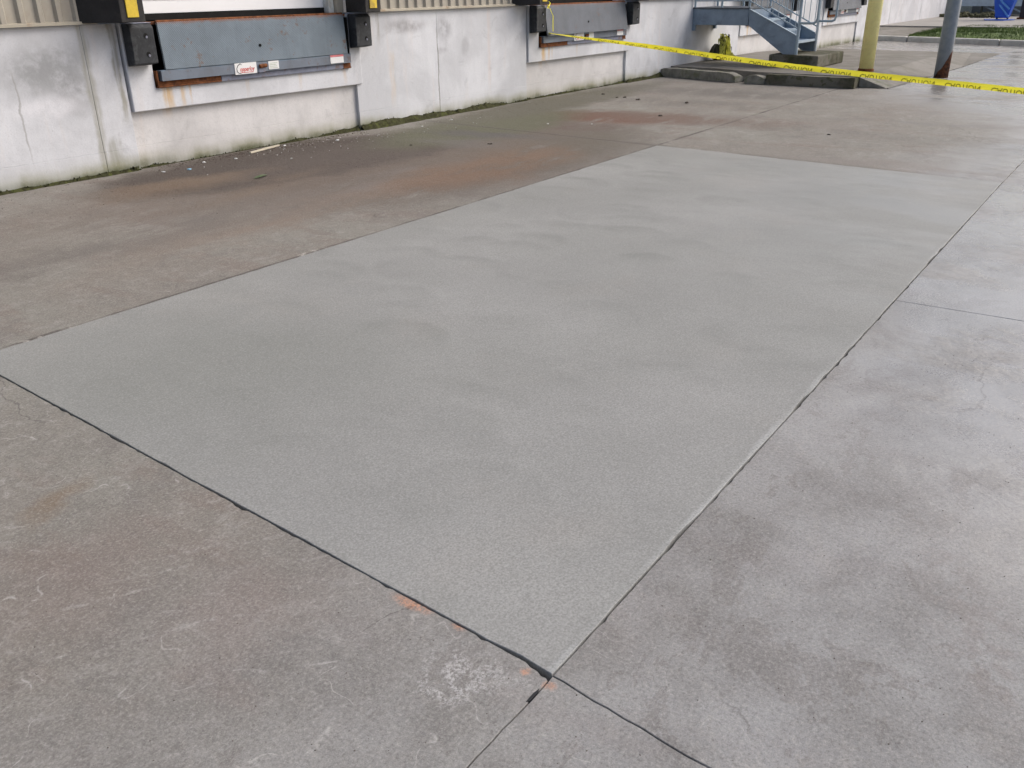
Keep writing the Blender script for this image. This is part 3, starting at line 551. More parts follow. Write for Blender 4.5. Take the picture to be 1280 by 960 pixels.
# ------------------------------------------------------------------ levelers
def leveler(lip_mat, tilt, label):
    t = empty('dock_leveler', FM.copy(), label, 'dock leveler', 'steel dock levelers set in the wall')
    # lip: thick plate, top hinged at z 1.235
    m = MB(); yb = -0.078 - tilt; a = [(5.0, -0.05, 1.233), (7.245, -0.05, 1.233), (7.245 - tilt * .3, yb, 0.838), (5.0 - tilt * .4, yb, 0.838)]
    m.prism(a, (0, 0.022, 0)); m.build('lip_plate', lip_mat, t, 0.002)
    MB().tube([(5.0, -0.028, 1.236), (7.245, -0.028, 1.236)], 0.014, 8).build('hinge_rod', 'rust', t)
    MB().box(4.93, 7.30, -0.02, 0.24, 1.215, 1.235).build('deck_plate', 'rust', t, 0.002)
    ys = -0.072 if tilt < .01 else -0.068; m = MB(); m.prism([(4.95, ys, 0.742), (7.29, ys, 0.742), (7.29, ys, 0.834), (4.95, ys, 0.834)], (0, -ys, 0)); m.build('lower_strip', 'bluesteel', t, 0.002)
    MB().box(5.60, 7.19, -0.048, 0.02, 0.686, 0.741).build('bottom_channel', 'channel', t, 0.003)
    for xa, xb in ((4.915, 5.598), (7.192, 7.305)):
        r = MB(); r.box(xa, xb, -0.052, 0.02, 0.686, 0.700); r.box(xa, xb, -0.044, 0.02, 0.700, 0.741); r.build('rusted_channel', 'rust', t, 0.003)
    MB().box(4.915, 4.932, -0.046, 0.02, 0.70, 0.83).build('corner_angle', 'rust', t, 0.002)
    MB().box(7.297, 7.309, -0.04, 0.02, 0.70, 1.20).build('side_angle', 'dark', t, 0.002)
    MB().tube([(6.085, -0.066 - tilt * .6, 0.985), (6.085, -0.074 - tilt * .65, 0.985)], 0.014, 10).build('lip_bolt', 'dark', t)
    q = MB(); q.tube([(6.04, ys - 0.006, 0.792), (6.125, ys - 0.006, 0.797)], 0.018, 10); q.build('lip_latch', 'rust', t)
    q = MB(); q.box(6.03, 6.11, ys - .004, -0.02, 0.735, 0.775); q.build('latch_bracket', 'channel', t, 0.002)
    # stickers
    st = MB().box(5.745, 6.005, ys - 0.0045, ys - 0.0005, 0.735, 0.838); st = st.build('maker_sticker', 'sticker', t)
    me = text_mesh('opperloy', 0.058, 0.25, 0.0012); me.materials.append(M['inkred'])
    o = bpy.data.objects.new('red_script', me); C.objects.link(o); o.parent = st; o.matrix_local = Matrix.Translation((5.800, ys - 0.0055, 0.762)) @ Matrix.Rotation(math.pi / 2, 4, 'X') @ Matrix.Diagonal((0.82, 1, 1, 1))
    cpts = [(5.83, 0.820), (5.812, 0.833), (5.785, 0.818), (5.767, 0.792), (5.768, 0.765), (5.785, 0.748), (5.815, 0.742)]
    q = MB(); q.tube([(x, ys - 0.0055, z) for x, z in cpts], [0.001, 0.0035, 0.0035, 0.003, 0.003, 0.0025, 0.001], 6); q.build('black_swash', 'inkblack', st)
    q = MB().box(5.80, 5.96, ys - 0.0070, ys - 0.0050, 0.748, 0.752); q.build('red_underline', 'inkred', st)
    s2 = MB().box(6.155, 6.285, ys - 0.0045, ys - 0.0005, 0.755, 0.832).build('notice_sticker', 'sticker', t)
    q = MB()
    for k, (a_, b_) in enumerate(((6.17, 6.27), (6.17, 6.26), (6.17, 6.25), (6.175, 6.265))): q.box(a_, b_, ys - 0.0065, ys - 0.0045, 0.766 + k * 0.015, 0.7695 + k * 0.015)
    q.build('faded_print', 'inkgreen', s2)
    s3 = MB().box(6.985, 7.175, ys - 0.0045, ys - 0.0005, 0.752, 0.835).build('warning_sticker', 'sticker', t)
    q = MB().box(6.985, 7.175, ys - 0.0060, ys - 0.0045, 0.815, 0.835); q.build('red_band', 'inkpink', s3)
    return t
LV = []
for i, (o_, mt, ti, lb) in enumerate(((0, 'blueplate', 0.0, 'blue tread plate dock leveler of the nearest dock, three white stickers below'),
        (6.06, 'greyplate', 0.045, 'dark grey dock leveler with the yellow tape crossing its stickers'),
        (13.35, 'greyplate', 0.02, 'dock leveler partly hidden behind the blue steel stairs'), (18.30, 'greyplate', 0.05, 'grey dock leveler between stairs and yellow post, rusty sill'))):
    t = leveler(mt, ti, lb); t.matrix_world = FM @ Matrix.Translation((o_, 0, 0)); LV.append(t)
# ------------------------------------------------------------------ bumpers
def bumper():
    t = empty('dock_bumper', FM.copy(), '', 'dock bumper', 'black rubber dock bumpers')
    m = MB(); hw = 0.115
    m.prism([(-hw, -0.036, 0.885), (-hw, -0.155, 0.905), (-hw, -0.155, 1.20), (-hw, -0.12, 1.232), (-hw, -0.036, 1.232)], (2 * hw, 0, 0)); blk = m.build('rubber_block', 'rubber', t, 0.008)
    for z in (0.985, 1.135):
        q = MB(); q.tube([(0.03, -0.157, z), (0.03, -0.150, z)], 0.020, 12); q.build('bolt_hole', 'dark', blk)
        q = MB(); q.tube([(0.036, -0.160, z - 0.012), (0.036, -0.150, z - 0.012)], 0.011, 8); q.build('bolt_head', 'channel', blk)
    MB().box(-hw - .006, hw + .006, -0.125, -0.0365, 1.2325, 1.2385).build('top_angle', 'channel', t, 0.002)
    return t
bp = bumper(); first = True
for o_, l in zip(OFF, ('nearest dock', 'taped second dock', 'dock behind the stairs', 'last dock by the yellow post')):
    for x, sd_ in ((4.775, 'left'), (7.435, 'right')):
        t = bp if first else copy_tree(bp); first = False
        t.matrix_world = FM @ Matrix.Translation((o_ + x, 0, 0)); t['label'] = f'black rubber bumper on the {sd_} of the {l}'

# ------------------------------------------------------------------ raised pad with kerb, left of the stairs
pad = empty('raised_pad', FM.copy(), 'low raised concrete pad with broken mossy kerb under the steel stairs', 'concrete pad')
m = MB(); m.prism([(15.10, 0.0, 0.006), (15.02, -0.9, 0.006), (14.80, -1.55, 0.006), (14.74, -1.80, 0.006), (14.72, -3.42, 0.006), (19.0, -3.42, 0.006), (19.0, -0.0, 0.006)][::-1], (0, 0, 0.143)); m.prism([(19.0, 0, .149), (22.9, 0, .004), (22.9, 0, 0.002), (19.0, 0, .002)], (0, -3.42, 0)); m.build('pad_surface', 'pad', pad)
# kerb segments
def kerb_run(pts, h, w_, rnd, name, mat, seed):
    b = bmesh.new(); rings = []; R2 = random.Random(seed)
    L = 0; P = [Vector(p) for p in pts]; dense = []
    for a, c in zip(P, P[1:]):
        k = max(2, int((c - a).length / 0.06)); dense += [a + (c - a) * i / k for i in range(k)]
    dense.append(P[-1])
    for i, p in enumerate(dense):
        d = (dense[min(i + 1, len(dense) - 1)] - dense[max(i - 1, 0)]).normalized(); nn = Vector((-d.y, d.x, 0))
        e = min(i, len(dense) - 1 - i); er = 1 - max(0, 1 - e / 3) ** 2 * 0.35 if rnd else 1
        prof = [(0.0, 0.0), (0.012, h * 0.5), (0.018 + rnd, h * 0.86), (0.05 + rnd, h), (w_, h * 1.0), (w_, 0.0)]
        rings.append([b.verts.new(p + nn * (x * 1.0 + noise.noise(p * 6 + Vector((0, 0, j))) * 0.012) + Vector((0, 0, z * er + noise.noise(p * 8 + Vector((0, j, 0))) * 0.008 * (j > 0)))) for j, (x, z) in enumerate(prof)])
    for a, c in zip(rings, rings[1:]):
        for k in range(len(a) - 1): b.faces.new((a[k], a[k + 1], c[k + 1], c[k]))
    b.faces.new(rings[0]); b.faces.new(rings[-1][::-1])
    q = MB(); q.b = b; return q.build(name, mat, pad, smooth=False)
k1 = kerb_run([(14.98, -0.02, 0.004), (14.86, -0.55, 0.004), (14.70, -1.1, 0.004), (14.60, -1.60, 0.004)][::-1], 0.143, 0.26, 0.03, 'kerb_block', 'kerbpale', 1); k1['label'] = 'pale rounded kerb block'
k2 = kerb_run([(14.55, -1.72, 0.004), (14.56, -2.05, 0.004)][::-1], 0.138, 0.26, 0.04, 'kerb_block', 'kerbpale', 2)
k3 = kerb_run([(14.56, -2.06, 0.004), (14.58, -3.44, 0.004)][::-1], 0.152, 0.22, 0.0, 'kerb_block', 'kerbmoss', 3); k3['label'] = 'dark mossy square kerb block'
fl = MB(); v_ = [fl.b.verts.new(p) for p in ((14.60, -3.45, 0.006), (14.66, -3.84, 0.006), (15.1, -3.86, 0.006), (15.1, -3.425, 0.1495), (14.70, -3.425, 0.1495), (14.60, -3.45, 0.148))]
fl.b.faces.new((v_[1], v_[2], v_[3], v_[4])); fl.b.faces.new((v_[0], v_[1], v_[4], v_[5])); fl.build('kerb_flare', 'kerbpale', pad)
fl = MB(); v_ = [fl.b.verts.new(p) for p in ((15.1, -3.86, 0.006), (19.0, -4.02, 0.006), (22.9, -4.02, 0.004), (22.9, -3.42, 0.004), (19.0, -3.42, 0.1485), (15.1, -3.42, 0.1485))]
fl.b.faces.new((v_[0], v_[1], v_[4], v_[5])); fl.b.faces.new((v_[1], v_[2], v_[3], v_[4])); fl.build('ramp_flare', 'pad', pad)
MB().tube([(14.66, -3.86, 0.002), (15.6, -3.89, 0.002), (17.6, -3.98, 0.001)], 0.014, 6).build('joint_line', 'tar', pad)
m = MB(); R3 = random.Random(4)
for i in range(14): m.rock((14.62 + R3.uniform(-.04, .1), -1.66 + R3.uniform(-.07, .07), 0.02 + R3.uniform(0, .05)), R3.uniform(.02, .05))
m.build('broken_rubble', 'kerbmoss', pad)
# footing block of the stairs
fb = MB().box(15.78, 17.15, -2.38, -1.52, 0.150, 0.348).build('stair_footing', 'kerbmoss', pad, 0.02)

# ------------------------------------------------------------------ steel stairs
st = empty('steel_stairs', FM @ Matrix.Translation((15.85, 0, 0)), 'blue painted steel stairs with landing and tube railings against the dock wall', 'stairs')
W_ = 0.95
def channel_beam(x, sgn, name):
    m = MB(); m.box(x - 0.006, x + 0.006, -1.06, -0.005, 0.80, 1.06)
    for z in (0.80, 1.048): m.box(min(x, x + sgn * .055), max(x, x + sgn * .055), -1.06, -0.005, z, z + 0.014)
    m.build(name, 'stair', st, 0.002)
channel_beam(0.0, 1, 'landing_beam'); channel_beam(W_, -1, 'landing_beam')
MB().box(0.01, W_ - .01, -1.06, -1.045, 0.80, 1.06).build('landing_beam', 'stair', st)
MB().box(-0.02, W_ + .02, -1.085, -0.005, 1.0635, 1.088).build('landing_deck', 'grate', st, 0.003)
def stringer(x):
    m = MB(); m.prism([(x, -1.065, 1.06), (x, -1.93, 0.652), (x, -1.96, 0.64), (x, -1.96, 0.352), (x, -1.74, 0.352), (x, -1.075, 0.80)], (0.014, 0, 0)); s_ = m.build('stringer', 'stair', st, 0.002)
    q = MB(); q.prism([(x - .02, -1.065, 1.062), (x - .02, -1.935, 0.655), (x - .02, -1.935, 0.668), (x - .02, -1.065, 1.075)], (0.05, 0, 0)); q.build('stringer_flange', 'rail', s_)
stringer(-0.008); stringer(W_ - 0.006)
for n0, z in ((1.09, 0.905), (1.37, 0.735), (1.66, 0.560)):
    m = MB(); m.box(0.006, W_ - 0.006, -n0 - 0.30, -n0, z - 0.012, z); tr = m.build('tread', 'stair', st, 0.002)
    MB().box(0.006, W_ - 0.006, -n0 - 0.305, -n0 - 0.290, z - 0.035, z + 0.003).build('nosing', 'rail', tr, 0.002)
    MB().box(0.006, W_ - 0.006, -n0 - 0.012, -n0 - 0.004, z, z + 0.15).build('riser', 'stair', tr)
def railing(x, mat):
    zr = 1.088
    for n0 in (0.04, 0.55, 1.06): MB().tube([(x, -n0, zr), (x, -n0, zr + 1.0)], 0.021).build('rail_post', mat, st)
    MB().tube([(x, -0.02, zr + 1.0), (x, -1.06, zr + 1.0), (x, -1.97, 1.62), (x, -2.20, 1.60), (x, -2.26, 1.56), (x, -2.27, 1.45), (x, -2.27, 0.93), (x, -2.25, 0.87), (x, -2.20, 0.85), (x, -1.97, 0.85)], 0.020).build('handrail', mat, st, smooth=True)
    MB().tube([(x, -1.97, 0.352), (x, -1.97, 1.61)], 0.024).build('newel_post', 'railwhite' if x > .5 else mat, st)
    MB().tube([(x, -0.02, zr + 0.11), (x, -1.06, zr + 0.11), (x, -1.96, 0.76)], 0.012, 8).build('lower_rail', mat, st)
    n0 = 0.12
    m_ = 0
    while n0 < 1.95:
        if n0 < 1.03: a, b2 = zr + 0.11, zr + 1.0
        else: k = (n0 - 1.06) / 0.91; a = 1.198 - k * 0.44; b2 = 2.088 - k * 0.468
        if abs(n0 - 0.55) > .05 and abs(n0 - 1.06) > .05: MB().tube([(x, -n0, a), (x, -n0, b2)], 0.0065, 6).build('baluster', mat, st)
        n0 += 0.105
railing(-0.0, 'rail'); railing(W_, 'rail')
for x in (0.03, W_ - .03):      # wall brackets and knee brace under the landing
    MB().box(x - .03, x + .03, -0.06, -0.004, 0.70, 0.80).build('wall_bracket', 'stair', st)

# ------------------------------------------------------------------ posts
yp = empty('yellow_bollard', FM @ Matrix.Translation((15.66, -3.22, 0.150)), 'thick cream yellow steel post at the corner of the raised pad', 'post')
MB().tube([(0, 0, 0), (0, 0, 2.9)], 0.112, 40).build('post_shaft', 'yellowpost', yp, smooth=True)
m = MB(); m.tube([(0, 0, -0.002), (0, 0, 0.03), (0, 0, 0.045)], [0.125, 0.122, 0.113], 32); m.build('rusted_collar', 'rust', yp)
bpst = empty('blue_post', FM @ Matrix.Translation((16.81, -4.13, 0.0)), 'blue grey steel post with a rusted foot, right of the yellow post', 'post')
MB().tube([(0, 0, 0), (0, 0, 0.7), (0, 0, 3.2)], 0.112, 40).build('post_shaft', 'bluepost', bpst, smooth=True)

# ------------------------------------------------------------------ caution tape
A3 = F(11.10, 0.10, 0.872)
dB = (RR * (1290 - 640) + UU * (480 - 112) + FF * 1097.264).normalized(); B3 = Vector((0, 0, 1.5)) + dB * 10.5
LT = (B3 - A3).length
tape = empty('caution_tape', Matrix.Translation(A3), 'yellow caution tape strung low across the yard from the second dock', 'tape')
TOT = LT * 1.35; DIR = (B3 - A3) / LT
def tp(u): 
    x = u / LT; sag = -0.17 * x * (1.35 - x) * 0.55
    return DIR * u + Vector((0, 0, sag + 0.010 * math.sin(u * 1.3)))
side = DIR.cross(Vector((0, 0, 1))).normalized()          # horizontal, across the tape
TW = 0.060
def frame(u):
    tw = math.radians(68) * max(0, 1 - u / 2.6) ** 1.3 + 0.16 * math.sin(u * 0.9 + 1); up = Vector((0, 0, 1))
    wv = up * math.cos(tw) + side * math.sin(tw); nv = DIR.cross(wv).normalized(); return tp(u), wv, nv
def tp3(u, v, lift=0.0):
    p, wv, nv = frame(u)
    cu = 0.006 * math.sin(u * 2.1) * (v / TW) ** 2 * 4
    return p + wv * (v + 0.002 * noise.noise(Vector((u * 9, 0, 0)))) + nv * (lift + cu)
m = bmesh.new(); rows = []
for i in range(260):
    u = TOT * i / 259; rows.append([m.verts.new(tp3(u, v)) for v in (-TW / 2, -TW / 4, 0, TW / 4, TW / 2)])
for a, c in zip(rows, rows[1:]):
    for k in range(4): m.faces.new((a[k], a[k + 1], c[k + 1], c[k]))
q = MB(); q.b = m; q.build('tape_band', 'caution', tape, smooth=True)
# which side faces the camera
camp = Vector((0, 0, 1.5)) - A3; _, wv0, nv0 = frame(LT * .8); lift = 0.0015 if nv0.dot(camp - tp(LT * .8)) > 0 else -0.0015
me0 = text_mesh('CAUTION', 0.088, 0.0, 0.0008); bb = [v.co.copy() for v in me0.vertices]
x0 = min(v.x for v in bb); x1 = max(v.x for v in bb); y0 = min(v.y for v in bb); y1 = max(v.y for v in bb)
b0 = bmesh.new(); b0.from_mesh(me0)
for v in b0.verts:          # seen from behind: the print is upside down, its foot runs off the lower edge
    v.co.x = (v.co.x - x0) / (x1 - x0) * 0.35; v.co.y = 0.004 - (v.co.y - y0) / (y1 - y0) * 0.062; v.co.z = 0
bmesh.ops.bisect_plane(b0, geom=list(b0.verts) + list(b0.edges) + list(b0.faces), plane_co=(0, -TW / 2 + 0.0006, 0), plane_no=(0, -1, 0), clear_outer=True)
PITCH = 0.455
def px(u):
    c = tp(u) + A3 - Vector((0, 0, 1.5)); return 640 + 1097.264 * c.dot(RR) / c.dot(FF)
lo_, hi_ = 0.0, LT
for _ in range(40):
    mid_ = (lo_ + hi_) / 2
    if px(mid_) < 1181.5: lo_ = mid_
    else: hi_ = mid_
u0 = lo_ - PITCH * math.floor((lo_ - 0.3) / PITCH)
while u0 + 0.36 < TOT:
    b1 = b0.copy()
    for v in b1.verts: v.co = tp3(u0 + v.co.x, v.co.y, lift)
    me = bpy.data.meshes.new('lettering'); b1.to_mesh(me); b1.free(); me.materials.append(M['olive'])
    o = bpy.data.objects.new('lettering', me); C.objects.link(o); o.parent = tape; o['kind'] = 'stuff'; u0 += PITCH
# end tied round the bumper corner: loop of tape
m = bmesh.new(); rows = []
loop = [F(11.05, 0.20, 0.90), F(11.02, 0.22, 1.10), F(10.95, 0.19, 1.236), F(10.90, 0.12, 1.27), F(10.86, 0.05, 1.30), F(10.97, 0.10, 1.34), F(11.03, 0.17, 1.262), F(10.92, 0.195, 1.20)]
for i, p in enumerate(loop):
    d = (loop[min(i + 1, 7)] - loop[max(0, i - 1)]).normalized(); wv = d.cross(Vector((0.6, -0.5, 0.62))).normalized() * 0.014
    rows.append([m.verts.new(p - A3 - wv), m.verts.new(p - A3 + wv)])
for a, c in zip(rows, rows[1:]): m.faces.new((a[0], a[1], c[1], c[0]))
q = MB(); q.b = m; q.build('tied_end', 'caution', tape)

# crumpled heap of tape at the wall
bu = empty('tape_bundle', FM @ Matrix.Translation((16.78, -0.20, 0.150)), 'crumpled bundle of dirty yellow tape slumped against the wall beneath the landing', 'tape bundle')
R4 = random.Random(12)
m = MB(); m.rock((-0.12, 0.06, 0.14), 0.11, 1.6, 0.25, 2); m.rock((0.0, 0.05, 0.07), 0.10, 0.9, 0.3, 2); m.build('dark_core', 'bundark', bu)
for k in range(46):
    m = bmesh.new(); rows = []
    cx = R4.uniform(-.16, .09); hgt = max(0.1, 0.44 - max(0, abs(cx + .05) - .05) * 2.2) * R4.uniform(.75, 1.05); ph = R4.uniform(0, 6.28); rad = R4.uniform(.03, .10); rv = R4.choice((-1, 1))
    for i in range(14):
        t = i / 13; a = ph + rv * t * R4.uniform(3.2, 3.8); p = Vector((cx + math.cos(a) * rad * (1.15 - t * .4) * .8, -0.06 + math.sin(a) * rad, 0.02 + hgt * math.sin(t * math.pi) ** .8))
        wv = Vector((R4.uniform(-.3, .3), -0.5, math.cos(t * 3.1) * .8 + R4.uniform(-.3, .3))).normalized() * R4.uniform(.007, .015); rows.append([m.verts.new(p - wv), m.verts.new(p + wv)])
    for a, c in zip(rows, rows[1:]): m.faces.new((a[0], a[1], c[1], c[0]))
    q = MB(); q.b = m; q.build('tape_loop', 'bundark' if k % 5 == 1 else 'bunchy', bu, smooth=True)  # some strips near black, the shade of gaps between loops put into colour
for k in range(14):
    m = bmesh.new(); rows = []; x = -0.02
    for i in range(8):
        t = i / 7; p = Vector((0.02 + t * .34 + R4.uniform(-.02, .02), -0.08 + R4.uniform(-.07, .05), 0.03 + 0.20 * (1 - t) ** 1.5 * R4.uniform(.6, 1)))
        wv = Vector((0.1, -0.6, R4.uniform(.2, .8))).normalized() * .018; rows.append([m.verts.new(p - wv), m.verts.new(p + wv)])
    for a, c in zip(rows, rows[1:]): m.faces.new((a[0], a[1], c[1], c[0]))
    q = MB(); q.b = m; q.build('tape_tail', 'bunchy', bu, smooth=True)

# ------------------------------------------------------------------ far side: kerb, strip, step, walk, grass
fk = empty('far_kerb', Matrix.Identity(4)); fk['kind'] = 'structure'
R5 = random.Random(5)
def kl(n): return 26.62 - 0.235 * n          # kerb line, s as a function of n
n0 = -0.02; 
while n0 < 22:
    L = 1.15 if n0 > 0 else 1.2; n1 = n0 + L; j = R5.uniform(-.008, .008)
    a, c = kl(n0), kl(n1)
    pts = [F(a + j, n0 + .005, -.03), F(c + j, n1 - .012, -.03), F(c + j + .17, n1 - .012, -.03), F(a + j + .17, n0 + .005, -.03)]
    MB().prism(pts, (0, 0, 0.155 + R5.uniform(-.004, .004))).build('kerb_stone', 'kerbwhite', fk, 0.03); n0 = n1
strip = MB(); v_ = [strip.b.verts.new(p) for p in (F(kl(0) + .165, -.56, .108), F(kl(22) + .165, 22, .108), F(29.9, 22, .20), F(29.9, -0.56, .20))]; strip.b.faces.new(v_); strip.build('far_strip', 'pad', kind='structure')
walk = MB(); walk.prism([F(29.9, -.56, -.03), F(29.9, 22, -.03), F(70, 22, -.03), F(70, -30, -.03), F(38.6, -30, -.03), F(38.6, -.56, -.03)], (0, 0, 0.270)); walk.build('far_walk', simple('far_walk_concrete', (0.30, 0.285, 0.265), 0.85, 0.25, 0.12, 2), kind='structure')
# lawn: bumpy turf body and blades
gb = bmesh.new(); gx = 30; gy = 60; vv = {}
def lawn_z(i, j):
    e = min(i, gx - i, j) / 3; return 0.105 + min(1, e) * 0.10 + 0.05 * noise.noise(Vector((i * .4, j * .3, 3)))
def lawn_pt(i, j):
    n_ = 1.15 + j * 0.22; sa = kl(n_) + .18; sb = 31.3 + 0.12 * n_ + (1.2 if n_ > 2.9 else 0) * min(1, max(0, (n_ - 2.9))); s_ = sa + (sb - sa) * i / gx; return F(s_, n_ - (0.5 * i / gx if j < 3 else 0), lawn_z(i, j))
for i in range(gx + 1):
    for j in range(gy + 1): vv[i, j] = gb.verts.new(lawn_pt(i, j))
for i in range(gx):
    for j in range(gy): gb.faces.new((vv[i, j], vv[i + 1, j], vv[i + 1, j + 1], vv[i, j + 1]))
q = MB(); q.b = gb; q.build('lawn', 'grass', kind='structure', smooth=True)
m = bmesh.new(); R6 = random.Random(6)
for k in range(26000):
    i = R6.random() * gx; j = R6.random() ** 1.6 * 50; a = lawn_pt(i, j); ang = R6.random() * 3.14; h = R6.uniform(.03, .07); w1 = 0.008
    dx = Vector((math.cos(ang) * w1, math.sin(ang) * w1, 0)); tip = a + Vector((R6.uniform(-.02, .02), R6.uniform(-.02, .02), h))
    m.faces.new([m.verts.new(a - dx), m.verts.new(a + dx), m.verts.new(tip)])
q = MB(); q.b = m; o = q.build('grass', 'grass', kind='stuff'); tag(o, 'strip of green grass behind the far kerb', 'grass')
# wall beyond the building end
fw = empty('far_wall', FM.copy(), 'plain white concrete wall set back beyond the end of the warehouse', 'wall')
for a, c in ((27.26, 30.9), (30.92, 34.7), (34.72, 38.5)): MB().box(a, c, 0.56, 0.80, 0.10, 4.6).build('wall_panel', 'farwall', fw, 0.006)
# far back: second landing, pale panel, planting, bin
fs = empty('far_landing', FM @ Matrix.Translation((38.8, -1.0, 0.24)), 'grey blue steel landing with braces far off behind the blue post', 'landing')
MB().box(-0.1, 0.0, -1.3, 2.4, 0.33, 0.62).build('beam', 'rail', fs, 0.004)
MB().box(0.0, 1.6, -1.3, 2.4, 0.58, 0.62).build('deck', 'grate', fs)
for y in (-1.25, -.45, 0.4, 1.3): MB().box(-0.03, 0.05, y - .03, y + .03, 0, 0.33).build('leg', 'bundark' if y in (1.3, 0.4) else 'rail', fs)
for y in (-1.2, -.4, ): MB().tube([(0, y, 0.0), (0.1, y + .8, 0.36)], 0.03, 6).build('brace', 'rail', fs)
for y in (-1.2, -.5, .2, .9, 1.6): MB().tube([(-.05, y, 0.62), (-.05, y, 1.6)], 0.025, 6).build('rail_post', 'rail', fs)
MB().tube([(-.05, -1.3, 1.6), (-.05, 2.4, 1.6)], 0.025, 6).build('handrail', 'rail', fs)
bw = empty('background_wall', FM @ Matrix.Translation((41.2, 0, 0.24)), 'dim grey wall closing the view at the far end of the yard', 'wall')
MB().box(0, .3, -4, 6, -.05, 1.5).build('wall_face', simple('dim_wall', (0.22, 0.225, 0.215), 0.85, 0.2, 0.25, 0.8), bw)
pp = MB().box(40.9, 41.0, 0.15, 0.62, 0.26, 0.70).build('pale_panel', 'pale'); pp.matrix_world = FM; tag(pp, 'small pale panel leaning behind the far landing', 'panel')
m = MB(); R7 = random.Random(8)
for k in range(90): m.rock(F(37.0 + R7.uniform(-.3, .7), R7.uniform(-.4, 1.7), 0.26 + R7.uniform(0, .08)), R7.uniform(.05, .13), .8, .35)
o = m.build('ground_cover', 'shrub', kind='stuff'); tag(o, 'low dull ground cover along the far wall foot', 'ground cover')
bn = empty('blue_bin', FM @ Matrix.Translation((35.2, -1.92, 0.24)), 'bright blue bin with light straps at the far edge of the walk', 'bin')
m = MB()
def ring(w_, d, z): return [(-d, -w_, z), (d, -w_, z), (d, w_, z), (-d, w_, z)]
b = m.b; rs = [[b.verts.new(p) for p in ring(*a)] for a in ((0.19, 0.20, 0.06), (0.24, .22, .30), (0.31, .28, .62), (0.36, .34, 1.02), (0.40, .38, 1.06), (.40, .38, 1.12), (.30, .3, 1.2))]
for a, c in zip(rs, rs[1:]):
    for k in range(4): b.faces.new((a[k], a[(k + 1) % 4], c[(k + 1) % 4], c[k]))
b.faces.new(rs[0]); b.faces.new(rs[-1]); m.build('bin_body', 'blue', bn, 0.03)
MB().tube([(-.22, .20, .55), (-.245, -.05, .28), (-.235, -.2, .10)], 0.03, 6).build('strap', 'strap', bn); MB().tube([(-.30, .33, .95), (-.27, .05, .55), (-.25, -.2, .33)], 0.03, 6).build('strap', 'strap', bn)
for y in (-.16, .16): MB().tube([(0, y - .02, .07), (0, y + .02, .07)], .07, 14).build('wheel', 'rubber', bn)
o = MB().prism([F(34.4, 1.55, .246), F(34.3, 2.1, .246), F(34.9, 2.35, .246), F(35.4, 2.2, .246), F(35.3, 1.35, .246)], (0, 0, .015)).build('blue_sheet', 'blue'); tag(o, 'flat blue plastic sheet on the walk under the blue bin', 'sheet')
dp = empty('dark_post', FM @ Matrix.Translation((36.0, -2.45, 0.24)), 'dark rusty post standing just right of the blue bin', 'post'); MB().box(-.1, .1, -.14, .14, 0, 2.4).build('post_shaft', simple('dark_rust', (0.055, 0.045, 0.045), 0.8), dp, 0.01)
MB().box(-.16, .16, -.2, .2, 0.001, .05).build('base_plate', 'rust', dp)

# ------------------------------------------------------------------ moss, grit and litter
m = bmesh.new(); R8 = random.Random(9)
def mh(s):      # height of the moss bank along the wall
    def bump(c, w_, h): return h * math.exp(-((s - c) / w_) ** 2)
    v = 0.026 if s < 4.6 else 0.0
    v += bump(7.75, .35, .05) + bump(8.5, .8, .065) + bump(9.7, .45, .055) + bump(7.2, .3, .04) + bump(4.75, .15, .03) + bump(6.5, .2, .03) + bump(11.6, .7, .03) + bump(10.7, .2, .02) + bump(13.8, .7, .05) + bump(14.7, .3, .06) + bump(17, 1.6, .02)
    return max(0.008, v + 0.018 * noise.noise(Vector((s * 5, 0, 0))))
def wall_y(s):
    for o_ in OFF:
        if o_ + 4.63 < s < o_ + 7.42: return -0.036
    return 0.004
s = 1.2; mx = []
for k in range(9500):
    s = 1.2 + (R8.random() ** 0.9) * 14.0; h = mh(s)
    if R8.random() > min(1, h / .045): continue
    q = R8.random(); n_ = wall_y(s) + 0.003 + (h * 0.75) * q * R8.random(); z = h * (1 - q) * R8.uniform(.3, 1.1); c = F(s, n_, z); sz = R8.uniform(.004, .012)
    a = Vector((R8.uniform(-1, 1), R8.uniform(-1, 1), R8.uniform(-.4, 1))).normalized() * sz; b_ = Vector((R8.uniform(-1, 1), R8.uniform(-1, 1), R8.uniform(-.4, 1))).normalized() * sz
    m.faces.new([m.verts.new(c - a), m.verts.new(c + b_), m.verts.new(c + a)]) if R8.random() < .5 else m.faces.new([m.verts.new(c - a), m.verts.new(c - b_), m.verts.new(c + a), m.verts.new(c + b_ + Vector((0, 0, sz)))])
# body of the bank
prev = None
for i in range(560):
    s = 1.2 + i * 0.025; h = mh(s); y = wall_y(s) ; jj = 1 + .3 * noise.noise(Vector((s * 14, 3, 0)))
    r = [m.verts.new(F(s, y - .002, h * .95 * jj)), m.verts.new(F(s, y + h * .35, h * .62 * jj)), m.verts.new(F(s, y + h * .75 * jj, h * .22)), m.verts.new(F(s, y + h * 1.05 * jj, -0.002))]
    if prev and abs(y - py_) < .01:
        for k in range(3): m.faces.new((prev[k], prev[k + 1], r[k + 1], r[k]))
    prev = r; py_ = y
q = MB(); q.b = m; o = q.build('moss_growth', 'moss', kind='stuff'); tag(o, 'dark green moss growing along the foot of the dock wall', 'moss')
